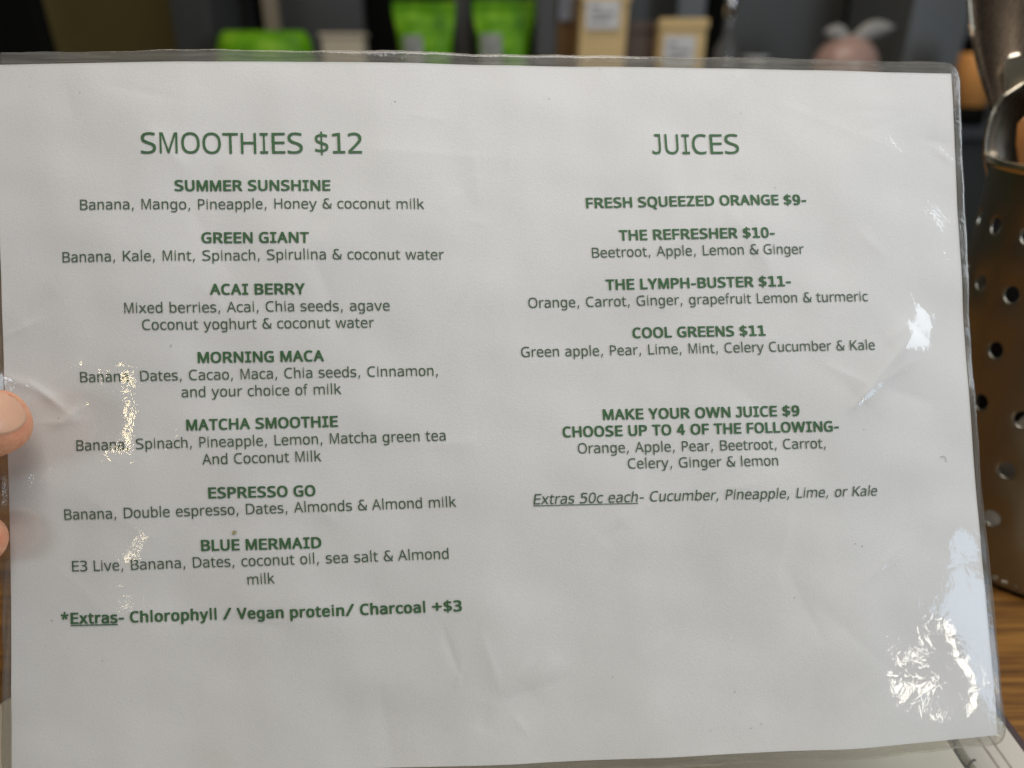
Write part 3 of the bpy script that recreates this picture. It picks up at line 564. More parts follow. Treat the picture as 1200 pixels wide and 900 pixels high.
def dz(u, v):
    s = np.asarray(u, float) / PW
    t = np.clip(np.asarray(v, float) / PH, -0.1, 1.1)
    z = np.interp(s, *BOW_TOP) * t + np.interp(s, *BOW_BOT) * (1 - t)
    z = z - 2.2 * 4 * t * (1 - t) * np.clip(s, 0, 1.1) ** 6
    z = z - 2.2 * np.exp(-((t - 0.33) / 0.27) ** 2) * np.clip(1 - s, 0, 1.1) ** 8
    for L, a, ph in WAVES:
        z = z + 0.0013 * L * np.sin((np.cos(a) * u + np.sin(a) * v) * 2 * math.pi / L + ph)
    for u0, v0, u1, v1, h, w in CREASES:
        d = np.array([u1 - u0, v1 - v0])
        L = np.hypot(*d)
        d = d / L
        al = ((u - u0) * d[0] + (v - v0) * d[1])
        pr = (u - u0) * -d[1] + (v - v0) * d[0]
        q = np.clip(al / L, 0, 1)
        over = np.maximum(np.maximum(-al, al - L), 0)
        z = z + h * np.sin(math.pi * np.clip(q, 0.02, 0.98)) ** 0.5 * np.exp(-np.abs(pr) / w) * np.exp(-over / w)
    for du, dv, ru, rv, h in DENTS:
        z = z + h * np.exp(-((u - du) / ru) ** 2 - ((v - dv) / rv) ** 2)
    return z


def sheet(u, v, lift=0.0):
    """points on the sheet in the room; lift in mm towards the reader"""
    u = np.asarray(u, float)
    v = np.asarray(v, float)
    z = (dz(u, v) + lift) * 0.001
    P = PT + u[..., None] * PA + v[..., None] * PB + z[..., None] * PN
    x, y, d = P[..., 0], P[..., 1], P[..., 2]
    return np.stack([x, d * C_ + y * S_, EYE_Z - d * S_ + y * C_], -1)


def sheet_uv(px, py):
    """where the line of sight through a picture point meets the sheet"""
    r = np.array([(px - 600) / FPX, (450 - py) / FPX, 1.0])
    z = 0.0
    for _ in range(6):
        A = np.stack([PA, PB, -r], 1)
        s = np.linalg.solve(A, -(PT + z * PN))
        z = float(dz(s[0], s[1])) * 0.001
    return s[0], s[1]


def grid_mesh(name, u0, u1, v0, v1, step, lift, m, parent, flip=False):
    nu = int(round((u1 - u0) / step)) + 1
    nv = int(round((v1 - v0) / step)) + 1
    U, V = np.meshgrid(np.linspace(u0, u1, nu), np.linspace(v0, v1, nv))
    P = sheet(U, V, lift).reshape(-1, 3)
    idx = np.arange(nu * nv).reshape(nv, nu)
    q = np.stack([idx[:-1, :-1], idx[:-1, 1:], idx[1:, 1:], idx[1:, :-1]], -1).reshape(-1, 4)
    return mesh_obj(name, P, q.tolist(), m, parent)


menu = empty('laminated_menu', sheet(np.array(148.0), np.array(0.0)),
             'white laminated menu sheet with green smoothie and juice lists, held up over the counter', 'menu')
paper = grid_mesh('paper_sheet', 0, PW, 0, PH, 0.75, 0.0, M_PAPER, menu)
film = grid_mesh('film_front', 0, PW, 0, PH, 0.75, 0.42, M_FILM, menu)
back = grid_mesh('film_back', 0, PW, 0, PH, 3.0, -0.22, M_FILMB, menu)


# sealed border of clear film round the paper
def border_side(name, outer, inner, m):
    prof = [(0.0, 0.41), (0.35, 0.385), (0.7, 0.36), (0.965, 0.33), (1.0, 0.1), (0.97, -0.13), (0.7, -0.16), (0.35, -0.18), (0.0, -0.21)]
    rings = []
    for f, l in prof:
        u = np.array([i[0] + (o[0] - i[0]) * f for o, i in zip(outer, inner)])
        v = np.array([i[1] + (o[1] - i[1]) * f for o, i in zip(outer, inner)])
        rings.append(sheet(u, v, l))
    V, F = loft(rings, False, False)
    return mesh_obj(name, V, F, m, menu)


ML, MR, MT, MB = 2.7, 2.7, 3.5, 3.0
RC = 5.0
def wob(x, k):
    return 0.18 * math.sin(x * 0.11 + k) + 0.10 * math.sin(x * 0.37 + 2 * k) + 0.05 * math.sin(x * 1.3 + k)
def arc(cx, cy, a0, a1, n=14):
    return [(cx + RC * math.cos(math.radians(a0 + (a1 - a0) * i / n)), cy + RC * math.sin(math.radians(a0 + (a1 - a0) * i / n))) for i in range(n + 1)]
def clampin(o):
    return [(min(max(x, 0.0), PW), min(max(y, 0.0), PH)) for x, y in o]
nb = 150
top = [(-ML + RC + (PW + ML + MR - 2 * RC) * i / nb, PH + MT) for i in range(nb + 1)]
top = [(x, y + wob(x, 1)) for x, y in top]
bot = [(PW + MR - RC - (PW + ML + MR - 2 * RC) * i / nb, -MB) for i in range(nb + 1)]
bot = [(x, y + wob(x, 2)) for x, y in bot]
rgt = [(PW + MR, PH + MT - RC - (PH + MT + MB - 2 * RC) * i / nb) for i in range(nb + 1)]
rgt = [(x + 0.9 * wob(y, 3) - 0.7 * math.exp(-((y - 105) / 45) ** 2), y) for x, y in rgt]
lft = [(-ML, -MB + RC + (PH + MT + MB - 2 * RC) * i / nb) for i in range(nb + 1)]
lft = [(x + wob(y, 4), y) for x, y in lft]
border_side('film_border', top, clampin(top), M_SEAL)
border_side('film_border', bot, clampin(bot), M_SEAL)
border_side('film_border', rgt, clampin(rgt), M_SEALV)
border_side('film_border', lft, clampin(lft), M_SEALV)
cr = [(top[-1][0], top[-1][1])] + arc(PW + MR - RC, PH + MT - RC, 86, 4) + [rgt[0]]
border_side('film_corner', cr, clampin(cr), M_SEALV)
cr = [rgt[-1]] + arc(PW + MR - RC, -MB + RC, -4, -86) + [bot[0]]
border_side('film_corner', cr, clampin(cr), M_SEALV)
cr = [bot[-1]] + arc(-ML + RC, -MB + RC, -94, -176) + [lft[0]]
border_side('film_corner', cr, clampin(cr), M_SEALV)
cr = [lft[-1]] + arc(-ML + RC, PH + MT - RC, 176, 94) + [top[0]]
border_side('film_corner', cr, clampin(cr), M_SEALV)

# ------------------------------------------------------------------ lettering
_cache = {}


def glyph(ch, bold):
    key = (ch, bold)
    if key not in _cache:
        a, s = (GLYPH_BOLD if bold else GLYPH_REGULAR)[ch]
        polys = []
        for n in s:
            n = [q / 1000 for q in n]
            polys.append([Vector((n[i], n[i + 1], 0)) for i in range(0, len(n), 2)])
        tris = tessellate_polygon(polys)
        _cache[key] = (a / 1000, np.array([tuple(p)[:2] for q in polys for p in q]), tris)
    return _cache[key]


def layout(text, bold):
    pts, tri, x, n = [], [], 0.0, 0
    for ch in text:
        if ch == ' ':
            x += 0.342 if bold else 0.352
            continue
        a, p, t = glyph(ch, bold)
        q = p.copy()
        q[:, 0] += x
        pts.append(q)
        tri += [(i + n, j + n, k + n) for i, j, k in t]
        n += len(p)
        x += a
    return np.concatenate(pts), tri


def print_line(name, text, bold, p0, p1, em, m, parent, slant=0.0, surf=None, under=None, pic=True):
    """set a line of print between two picture points of its baseline ends (ink to ink)"""
    P, T = layout(text, bold)
    a = np.array(sheet_uv(*p0)) if pic else np.array(p0)
    b = np.array(sheet_uv(*p1)) if pic else np.array(p1)
    e = b - a
    L = np.hypot(*e)
    e /= L
    nrm = np.array([-e[1], e[0]])
    P[:, 0] += slant * P[:, 1]
    x0, x1 = P[:, 0].min(), P[:, 0].max()
    k = L / (x1 - x0)
    Q = a[None] + (P[:, :1] - x0) * k * e + P[:, 1:] * em * nrm
    if under:
        w = [len(layout(text[:i], bold)[0]) if i else 0 for i in under]
        xa = P[w[0]:w[1], 0].min()
        xb = P[w[0]:w[1], 0].max()
        n = len(Q)
        xs = np.linspace(xa, xb, 24)
        for yy in (-0.13, -0.075 if not bold else -0.06):
            Q = np.concatenate([Q, a[None] + (xs[:, None] - x0) * k * e + yy * em * nrm])
        T = T + [(n + i, n + i + 1, n + 25 + i) for i in range(23)] + [(n + i, n + 25 + i, n + 24 + i) for i in range(23)]
    W3 = (surf or sheet)(Q[:, 0], Q[:, 1], 0.2)

    return mesh_obj(name, W3, T, m, parent, smooth=False)


EM_T, EM_B, EM_R = 8.6, 4.45, 4.22
LINES = [
    ('SMOOTHIES $12', 't', 165.5, 180, 424.5, 179.7), ('SUMMER SUNSHINE', 'b', 205, 223.8, 387.5, 223.5),
    ('Banana, Mango, Pineapple, Honey & coconut milk', 'r', 94.2, 246, 497.5, 245),
    ('GREEN GIANT', 'b', 236.2, 284.7, 362.3, 284.5),
    ('Banana, Kale, Mint, Spinach, Spirulina & coconut water', 'r', 73.7, 307.5, 520.5, 304.2),
    ('ACAI BERRY', 'b', 246.2, 345.3, 357.7, 344.7),
    ('Mixed berries, Acai, Chia seeds, agave', 'r', 146.2, 367, 457, 363.8),
    ('Coconut yoghurt & coconut water', 'r', 167, 386.6, 438.7, 383.8),
    ('MORNING MACA', 'b', 232, 425.3, 380, 423.2),
    ('Banana, Dates, Cacao, Maca, Chia seeds, Cinnamon,', 'r', 94.5, 448, 513.2, 440),
    ('and your choice of milk', 'r', 213.2, 465.5, 400.5, 461.7),
    ('MATCHA SMOOTHIE', 'b', 218.7, 504.5, 396.5, 500),
    ('Banana, Spinach, Pineapple, Lemon, Matcha green tea', 'r', 90, 528, 522.5, 516),
    ('And Coconut Milk', 'r', 237.5, 544.3, 377, 540.2),
    ('ESPRESSO GO', 'b', 244.5, 584, 370, 581.2),
    ('Banana, Double espresso, Dates, Almonds & Almond milk', 'r', 76, 609, 535, 593.7),
    ('BLUE MERMAID', 'b', 236, 645.5, 377, 642),
    ('E3 Live, Banana, Dates, coconut oil, sea salt & Almond', 'r', 85, 669.5, 526, 654.5),
    ('milk', 'r', 290.5, 685, 322.5, 683.5),
    ('*Extras- Chlorophyll / Vegan protein/ Charcoal +$3', 'x', 72, 731.3, 541.5, 716),
    ('JUICES', 't', 764.7, 180.3, 866.5, 180), ('FRESH SQUEEZED ORANGE $9-', 'b', 687, 244, 945, 240),
    ('THE REFRESHER $10-', 'b', 725.6, 282, 908, 278.5), ('Beetroot, Apple, Lemon & Ginger', 'r', 694, 302, 942, 297.4),
    ('THE LYMPH-BUSTER $11-', 'b', 710, 340, 927, 335.3),
    ('Orange, Carrot, Ginger, grapefruit Lemon & turmeric', 'r', 619.5, 360.8, 1017, 352.8),
    ('COOL GREENS $11', 'b', 741.3, 396.3, 897.3, 393.3),
    ('Green apple, Pear, Lime, Mint, Celery Cucumber & Kale', 'r', 611, 418.4, 1025.3, 409.6),
    ('MAKE YOUR OWN JUICE $9', 'b', 706.7, 492, 937, 487.2),
    ('CHOOSE UP TO 4 OF THE FOLLOWING-', 'b', 659.5, 512.4, 983, 505.3),
    ('Orange, Apple, Pear, Beetroot, Carrot,', 'r', 677.5, 531.2, 967.5, 525),
    ('Celery, Ginger & lemon', 'r', 736, 549, 912, 545.2),
    ('Extras 50c each- Cucumber, Pineapple, Lime, or Kale', 'i', 625, 591, 1028, 580.4),
]
for text, st, x0, y0, x1, y1 in LINES:
    if st == 't':
        print_line('menu_title', text, False, (x0, y0), (x1, y1), EM_T, M_INKB, menu)
    elif st in 'bx':
        print_line('heading_line', text, True, (x0, y0), (x1, y1), EM_B, M_INKB, menu, under=(1, 7) if st == 'x' else None)
    else:
        print_line('text_line', text, False, (x0, y0), (x1, y1), EM_R, M_INK, menu, slant=0.2 if st == 'i' else 0,
                   under=(0, 15) if st == 'i' else None)


# small marks on the print: a yellow spot, a few dots and a tiny curl of dust
M_STAIN = plain('yellow_stain', (0.42, 0.36, 0.20), 0.7, 0.25, 1500)
M_DUST = plain('dark_dust', (0.24, 0.23, 0.21), 0.7, 0.2, 1500)


def speck(name, px, py, r, m, sd):
    q = random.Random(sd)
    u, v = sheet_uv(px, py)
    n = 11
    U = [u] + [u + r * q.uniform(.55, 1.25) * math.cos(2 * math.pi * i / n) for i in range(n)]
    V_ = [v] + [v + r * q.uniform(.55, 1.25) * math.sin(2 * math.pi * i / n) for i in range(n)]
    mesh_obj(name, sheet(np.array(U), np.array(V_), 0.22), [(0, 1 + i, 1 + (i + 1) % n) for i in range(n)], m, menu, smooth=False)


speck('stain', 275, 624, 0.75, M_STAIN, 1)
for k, (px, py, r) in enumerate([(61, 727, .22), (463, 119, .22), (459, 122, .15), (643, 116, .2), (152, 433, .18), (703, 81, .15), (1010, 640, .25), (1002, 637, .2),
                                 (931, 700, .2), (892, 848, .22), (880, 853, .2), (718, 793, .2), (69, 490, .18), (868, 133, .18), (908, 220, .2)]):
    speck('dust_speck', px, py, r * 0.85, M_DUST, k + 5)
cu, cv = [], []
for w_ in (0.10, -0.10):
    for t in [i / 14 for i in range(15)]:
        a_ = math.radians(170 - 230 * t)
        x_ = sheet_uv(1105, 537)
        rr = 0.75 + w_
        cu.append(x_[0] + rr * math.cos(a_) + 0.4 * t * t)
        cv.append(x_[1] + rr * math.sin(a_) - 0.5 * t * t)
M_FIBRE = plain('pale_fibre', (0.38, 0.37, 0.35), 0.7, 0.1, 1500)
mesh_obj('dust_fibre', sheet(np.array(cu), np.array(cv), 0.24), [(i, i + 1, i + 16, i + 15) for i in range(14)], M_FIBRE, menu, smooth=False)

# ================================================================== SHEETS LYING ON THE COUNTER
def flat_sheet(name, x0, x1, y0, y1, z, m, parent, rc=0.004, th=0.0003, rot=0.0, cen=None):
    pts = []
    for cx, cy, a in ((x1 - rc, y1 - rc, 0), (x0 + rc, y1 - rc, 90), (x0 + rc, y0 + rc, 180), (x1 - rc, y0 + rc, 270)):
        for i in range(7):
            t = math.radians(a + 15 * i)
            pts.append((cx + rc * math.cos(t), cy + rc * math.sin(t)))
    if rot:
        c, s = math.cos(rot), math.sin(rot)
        pts = [((x - cen[0]) * c - (y - cen[1]) * s + cen[0], (x - cen[0]) * s + (y - cen[1]) * c + cen[1]) for x, y in pts]
    V, F = loft([[(x, y, z) for x, y in pts], [(x, y, z + th) for x, y in pts]])
    return mesh_obj(name, V, F, m, parent, smooth=False)


M_PURPLE = plain('dark_plum_cover', (0.055, 0.034, 0.036), 0.5, 0.15, 60)
bk = empty('menu_booklet', (0.10, 0.08, 0), 'grey beige booklet with dark plum edge under the cream sheet, lower right', 'booklet')
flat_sheet('cover', 0.005, 0.1790, -0.06, 0.2035, 0.0, M_PURPLE, bk, 0.002, 0.0016)
flat_sheet('page', 0.007, 0.1758, -0.058, 0.2015, 0.0016, M_BOOK, bk, 0.002, 0.0005)


def ribbon(name, pts, w, z, m, parent):
    V, F = [], []
    for i, (x, y) in enumerate(pts):
        a = Vector(pts[max(i - 1, 0)])
        b = Vector(pts[min(i + 1, len(pts) - 1)])
        n = Vector((-(b - a).y, (b - a).x)).normalized() * w / 2
        V += [(x + n.x, y + n.y, z), (x - n.x, y - n.y, z)]
        if i:
            F.append((2 * i - 2, 2 * i - 1, 2 * i + 1, 2 * i))
    return mesh_obj(name, V, F, m, parent, smooth=False)


M_PEN = plain('grey_print', (0.10, 0.09, 0.08), 0.6, 0.2, 300)
M_PENL = plain('light_grey_print', (0.30, 0.27, 0.24), 0.6, 0.2, 300)
for off in (0.0, 0.0042):
    ribbon('printed_curve', [(0.160 + off + 0.0035 * math.sin((y - 0.1) * 22), y) for y in [0.196 - 0.004 * i for i in range(40)]],
           0.0007, 0.00225, M_PENL, bk)
ribbon('printed_stem', [(0.1530 + 0.0010 * math.sin(i * 0.9), 0.190 - 0.0022 * i) for i in range(30)], 0.0011, 0.00225, M_PEN, bk)
for i in range(12):
    y = 0.1885 - 0.0046 * i
    s = 1 if i % 2 else -1
    ribbon('printed_leaf', [(0.1532 + s * 0.0042 * t, y + 0.0028 * t + s * 0.0006 * math.sin(t * 3)) for t in (0, .25, .5, .75, 1)],
           0.0008, 0.00228, M_PEN, bk)

cs = empty('cream_sheet', (0.0, 0.05, 0.0023), 'cream laminated sheet lying flat under the held menu, beside the booklet curves', 'menu')
flat_sheet('film_border', -0.1465, 0.1556, -0.05, 0.2010, 0.0024, M_SEAL, cs, 0.004, 0.0003)
flat_sheet('paper_sheet', -0.1430, 0.1512, -0.046, 0.1975, 0.0028, M_CREAM, cs, 0.0005, 0.0002)


def flat_surf(z):
    def f(u, v, lift):
        return np.stack([u, v, np.full_like(u, z) + lift * 0.0005], -1)
    return f


print_line('text_line', 'milk', False, (0.0882, 0.1802), (0.0998, 0.1802), 0.0060, M_INKD, cs, surf=flat_surf(0.0031), pic=False)

ls = empty('pale_sheet', (-0.17, 0.08, 0), 'pale laminated sheet lying flat on the wood at the lower left, its rounded corner showing', 'menu')
flat_sheet('film', -0.1915, -0.150, -0.06, 0.2085, 0.0, M_SEAL, ls, 0.007, 0.0004)
flat_sheet('paper_sheet', -0.1900, -0.151, -0.058, 0.2070, 0.0005, M_CREAM, ls, 0.006, 0.0002)

# ================================================================== THE HAND
hand = empty('person', cam_to_world(-0.10, -0.09, 0.25), 'left hand gripping the menu edge, thumb across the front and fingertips behind', 'person')


def skin_chain(nodes, edges):
    """nodes: (px, py, depth, rx, ry)"""
    me = bpy.data.meshes.new('hand')
    me.from_pydata([tuple(at(*n[:3])) for n in nodes], edges, [])
    o = bpy.data.objects.new('hand', me)
    link(o)
    md = o.modifiers.new('skin', 'SKIN')
    md.branch_smoothing = 0.8
    md.use_smooth_shade = True
    for v, n in zip(me.skin_vertices[0].data, nodes):
        v.radius = (n[3], n[4])
        v.use_root = False
    me.skin_vertices[0].data[0].use_root = True
    ss = o.modifiers.new('sub', 'SUBSURF')
    ss.levels = ss.render_levels = 3
    dg = bpy.context.evaluated_depsgraph_get()
    out = bpy.data.meshes.new_from_object(o.evaluated_get(dg))
    bpy.data.objects.remove(o)
    return out


mm = 0.001
N = [(-300, 700, .262, 24 * mm, 20 * mm),      # 0 palm heel
     (-430, 800, .285, 24 * mm, 20 * mm),      # 1 wrist
     (-700, 1000, .30, 27 * mm, 24 * mm),      # 2 forearm
     # thumb
     (-235, 640, .236, 14 * mm, 14 * mm),      # 3
     (-150, 572, .218, 11.5 * mm, 11.5 * mm),  # 4
     (-75, 524, .2075, 10 * mm, 10 * mm),      # 5 joint
     (-10, 497, .2034, 11.6 * mm, 10 * mm),   # 6
     (26, 485, .2040, 10.8 * mm, 9.2 * mm),      # 7 tip
     # index (behind the sheet)
     (-250, 560, .262, 12 * mm, 12 * mm), (-190, 535, .254, 9 * mm, 9 * mm), (-70, 560, .234, 9 * mm, 9 * mm), (-10, 573, .2290, 8.4 * mm, 8 * mm),
     # middle
     (-262, 630, .270, 12 * mm, 12 * mm), (-195, 615, .260, 9 * mm, 9 * mm), (-62, 630, .222, 9 * mm, 9 * mm), (-8, 634, .2068, 7.6 * mm, 7.4 * mm),
     # ring
     (-275, 700, .272, 11 * mm, 11 * mm), (-205, 690, .262, 8.6 * mm, 8.6 * mm), (-110, 692, .240, 7.6 * mm, 7.6 * mm), (-50, 692, .231, 6.8 * mm, 6.8 * mm),
     # little
     (-290, 770, .272, 10 * mm, 10 * mm), (-225, 762, .262, 7.6 * mm, 7.6 * mm), (-140, 755, .244, 6.8 * mm, 6.8 * mm), (-85, 750, .235, 6 * mm, 6 * mm)]
E_ = [(0, 1), (1, 2), (0, 3), (3, 4), (4, 5), (5, 6), (6, 7), (0, 8), (8, 9), (9, 10), (10, 11), (0, 12), (12, 13), (13, 14), (14, 15),
      (0, 16), (16, 17), (17, 18), (18, 19), (0, 20), (20, 21), (21, 22), (22, 23)]
hm = skin_chain(N, E_)
for v in hm.vertices:
    v.co -= Vector(hand.location)
hm.materials.clear()
hm.materials.append(M_SKIN)
hm.polygons.foreach_set('use_smooth', [True] * len(hm.polygons))
ho = link(bpy.data.objects.new('hand_skin', hm))
ho.parent = hand
bvh = BVHTree.FromPolygons([v.co + Vector(hand.location) for v in hm.vertices], [tuple(p.vertices) for p in hm.polygons])
M_NAIL = plain('finger_nail', (0.50, 0.285, 0.185), 0.36, 0.06, 60, spec=0.6)
# thumbnail: rounded plate laid over the thumb's back, facing the lens
ax = Vector((math.cos(math.radians(18)), math.sin(math.radians(18))))
rings, rr = [], [0, .3, .55, .75, .9, 1.0, 1.02]
nv, nf = [], []
for i, r in enumerate(rr):
    for j in range(28):
        t = 2 * math.pi * j / 28
        a = 27 * r * (abs(math.cos(t)) ** 0.8) * (1 if math.cos(t) > 0 else -1)
        b = 25 * r * (abs(math.sin(t)) ** 0.8) * (1 if math.sin(t) > 0 else -1)
        o_ = cam.location
        for f in (1, .95, .9, .85, .8, .75, .7, .6, .5):
            px = 4 + f * (a * ax.x + b * ax.y)
            py = 483 + f * (-a * ax.y + b * ax.x)
            d = (at(px, py, 1.0) - o_).normalized()
            h = bvh.ray_cast(o_, d)
            if h[0] is not None and -h[1].dot(d) > 0.35:
                break
        lift = 0.0006 if i < 6 else -0.0002
        p = (h[0] - d * lift) if h[0] is not None else at(px, py, .206)
        nv.append(p)
    if i:
        for j in range(28):
            k = (j + 1) % 28
            nf.append(((i - 1) * 28 + j, (i - 1) * 28 + k, i * 28 + k, i * 28 + j))
mesh_obj('thumb_nail', nv, nf, M_NAIL, hand)

# ================================================================== UTENSIL CADDY
CX, CY, CR, CH = 0.263, 0.3081, 0.060, 0.180
caddy = empty('utensil_caddy', (CX, CY, 0), 'round perforated steel utensil caddy standing on the wooden counter at the right', 'utensil holder')


def cyl(th, z, r):
    return Vector((CX + r * math.cos(th), CY + r * math.sin(th), z))


def perforated(name, m):
    V, F = [], []
    pitch = 0.0244
    z0 = 0.0332
    cell_w = math.radians(18)
    hr = 0.0035
    idx = {}

    def vert(th, z, r):
        key = (round((th % (2 * math.pi)) * 1e5) % round(2 * math.pi * 1e5), round(z * 1e6), round(r * 1e6))
        if key not in idx:
            idx[key] = len(V)
            V.append(cyl(th, z, r))
        return idx[key]
    rows = [z0 + pitch * k for k in range(6)]
    for c in range(20):
        t0 = math.radians(195) + cell_w * c
        for zc in rows:
            sq, ci, ce = [], [], []
            hw, hh = cell_w / 2, pitch / 2
            n = 24
            for j in range(n):
                a = 2 * math.pi * j / n + math.pi / n * 0
                ca, sa = math.cos(a), math.sin(a)
                k = 1 / max(abs(ca), abs(sa))
                sq.append((t0 + hw * ca * k, zc + hh * sa * k))
                ci.append((t0 + hr / CR * ca, zc + hr * sa))
                ce.append((t0 + hr * 1.25 / CR * ca, zc + hr * 1.25 * sa))
            so = [vert(t, z, CR) for t, z in sq]
            eo = [vert(t, z, CR) for t, z in ce]
            co = [vert(t, z, CR - 0.0002) for t, z in ci]
            cn = [vert(t, z, CR - 0.0008) for t, z in ci]
            si = [vert(t, z, CR - 0.0010) for t, z in sq]
            for A, B in ((so, eo), (eo, co), (co, cn), (cn, si)):
                for j in range(n):
                    k = (j + 1) % n
                    F.append((A[j], A[k], B[k], B[j]))
        # plain bands above and below the holes (same edge points as the cells)
        ths = sorted({t0 + cell_w / 2 * q for q in [-1, 1] + [math.cos(2 * math.pi * j / 24) / max(abs(math.cos(2 * math.pi * j / 24)), abs(math.sin(2 * math.pi * j / 24))) for j in range(3, 10)]})
        for za, zb in ((0.003, rows[0] - pitch / 2), (rows[-1] + pitch / 2, CH - 0.002)):
            for i in range(len(ths) - 1):
                for r in (CR, CR - 0.0010):
                    q = (vert(ths[i], za, r), vert(ths[i + 1], za, r), vert(ths[i + 1], zb, r), vert(ths[i], zb, r))
                    F.append(q if r == CR else q[::-1])
    return mesh_obj(name, V, F, m, caddy)


perforated('perforated_wall', M_STEEL)
V, F = lathe([(0.0001, 0.0015), (CR - 0.004, 0.0015), (CR - 0.0012, 0.0035), (CR - 0.001, 0.006), (CR, 0.006), (CR, 0.0035), (CR - 0.0025, 0.0), (0.0001, 0.0)], CX, CY, 96)
mesh_obj('base', V, F, M_STEEL, caddy)
rp = [(CR + 0.0004 + 0.0021 * math.cos(a), CH - 0.0008 + 0.0021 * math.sin(a)) for a in [2 * math.pi * i / 14 for i in range(15)]]
V, F = lathe(rp, CX, CY, 120)
mesh_obj('rolled_rim', V, F, M_RIM, caddy)


# ------------------------------------------------------------------ utensils in the caddy
def blade(name, label, cat, top, bot, outline, cup, m, th=0.0012, face=(-.6, -1, 0.1), parts=('bowl', 'handle')):
    """outline: list of (fraction along from top, half width); cup: depth of hollow. top/bot world points"""
    top, bot = Vector(top), Vector(bot)
    e = empty(name, bot, label, cat, 'utensils standing in the steel caddy')
    axis = (bot - top)
    L = axis.length
    axis.normalize()
    f = Vector(face)
    f = (f - axis * f.dot(axis)).normalized()
    side = axis.cross(f)
    nc = 12
    for pi, (pn, seg) in enumerate(zip(parts, outline)):
        front, backr = [], []
        for (s, hw, cp) in seg:
            a, b = [], []
            for j in range(nc + 1):
                q = -1 + 2 * j / nc
                p = top + axis * (s * L) + side * (hw * q) - f * (cp * (1 - q * q))
                a.append(p + f * th / 2)
                b.append(p - f * th / 2)
            front.append(a + b[::-1])
        V, F = loft(front)
        if pn == 'bowl' and m is M_CUT:        # rolled bright rim round the bowl
            def edge(s_, hw_, sg):
                return top + axis * (s_ * L) + side * (hw_ * sg) + f * 0.0003
            path = [edge(s_, hw_, -1) for s_, hw_, cp in seg[::-1]] + [edge(s_, hw_, 1) for s_, hw_, cp in seg]
            rg = []
            for i, q in enumerate(path):
                t_ = (path[min(i + 1, len(path) - 1)] - path[max(i - 1, 0)]).normalized()
                u_ = t_.cross(f).normalized()
                rg.append([q + (u_ * math.cos(k * math.pi / 4) + f * math.sin(k * math.pi / 4)) * 0.0008 for k in range(8)])
            V2, F2 = loft(rg)
            mesh_obj('rim', V2, F2, M_RIM, e)
        mesh_obj(pn, V, F, M_CADDY_SHADE if (pn == 'handle' and m is M_CUT and name != 'table_knife') else m, e)
    return e


def sp(s0, s1, w, cup, n=16):
    return [(s0 + (s1 - s0) * i / n, max(0.0006, w * math.sin(math.pi * (i / n) ** 0.8) ** 0.55), cup * math.sin(math.pi * i / n)) for i in range(n + 1)]


FLOOR = 0.006
M_CADDY_SHADE = plain('caddy_shade_handle', (0.012, 0.011, 0.010), 0.5, 0.1, 60)  # handles made black and wide to stand for the shade inside the caddy
# big serving spoon whose bowl leaves the top of the picture
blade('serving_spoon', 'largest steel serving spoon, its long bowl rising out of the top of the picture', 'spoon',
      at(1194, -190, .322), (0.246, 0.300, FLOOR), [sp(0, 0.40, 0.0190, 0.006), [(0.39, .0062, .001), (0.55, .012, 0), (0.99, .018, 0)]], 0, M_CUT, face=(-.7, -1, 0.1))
# table spoon, bowl up, just above the rim
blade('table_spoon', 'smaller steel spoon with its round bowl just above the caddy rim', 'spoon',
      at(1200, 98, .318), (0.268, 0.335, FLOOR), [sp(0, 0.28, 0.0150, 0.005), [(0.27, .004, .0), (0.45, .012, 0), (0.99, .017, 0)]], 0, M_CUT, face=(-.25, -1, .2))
# knife handle
blade('table_knife', 'steel knife with its rounded handle end up behind the smaller spoon', 'knife',
      at(1188, 62, .334), (0.285, 0.325, FLOOR), [[(0, .001, 0), (.01, .0035, 0), (.025, .0048, 0), (.06, .0054, 0), (.3, .005, 0), (.45, .0045, 0)], [(.45, .0045, 0), (.7, .007, 0), (.9, .007, 0), (.99, .002, 0)]], 0, M_RIM, 0.003, parts=('handle', 'knife_blade'))
# fork edge on the far left
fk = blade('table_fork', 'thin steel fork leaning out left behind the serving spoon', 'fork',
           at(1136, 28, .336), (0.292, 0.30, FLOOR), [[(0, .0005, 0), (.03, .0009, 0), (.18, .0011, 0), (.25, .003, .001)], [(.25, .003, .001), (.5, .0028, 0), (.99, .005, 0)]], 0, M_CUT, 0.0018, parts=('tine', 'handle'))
M_SPOONWOOD = plain('beech_wood', (0.42, 0.17, 0.045), 0.5, 0.2, 90)
blade('wooden_spoon', 'orange brown wooden spoon handle in front of the steel spoons', 'spoon',
      at(1206, 134, .305), (0.262, 0.272, FLOOR), [[(0, .0012, 0), (.012, .0042, 0), (.05, .0058, 0), (.2, .0056, 0), (.5, .005, 0)], [(.5, .005, 0), (.75, .012, .003), (.9, .014, .004), (.99, .004, 0)]], 0, M_SPOONWOOD, 0.005, parts=('handle', 'bowl'))
M_PALE = plain('pale_plastic', (0.78, 0.74, 0.66), 0.5, 0.05, 60)
blade('white_spatula', 'pale spatula low inside the caddy, glimpsed through the lower holes', 'spatula',
      (0.262, 0.300, 0.070), (0.226, 0.280, FLOOR), [[(0, .002, 0), (.02, .02, 0), (.3, .026, 0), (.6, .026, 0)], [(.6, .026, 0), (.9, .026, 0), (.99, .02, 0)]], 0, M_PALE, 0.003, face=(-.8, -.6, .3), parts=('blade', 'blade_edge'))

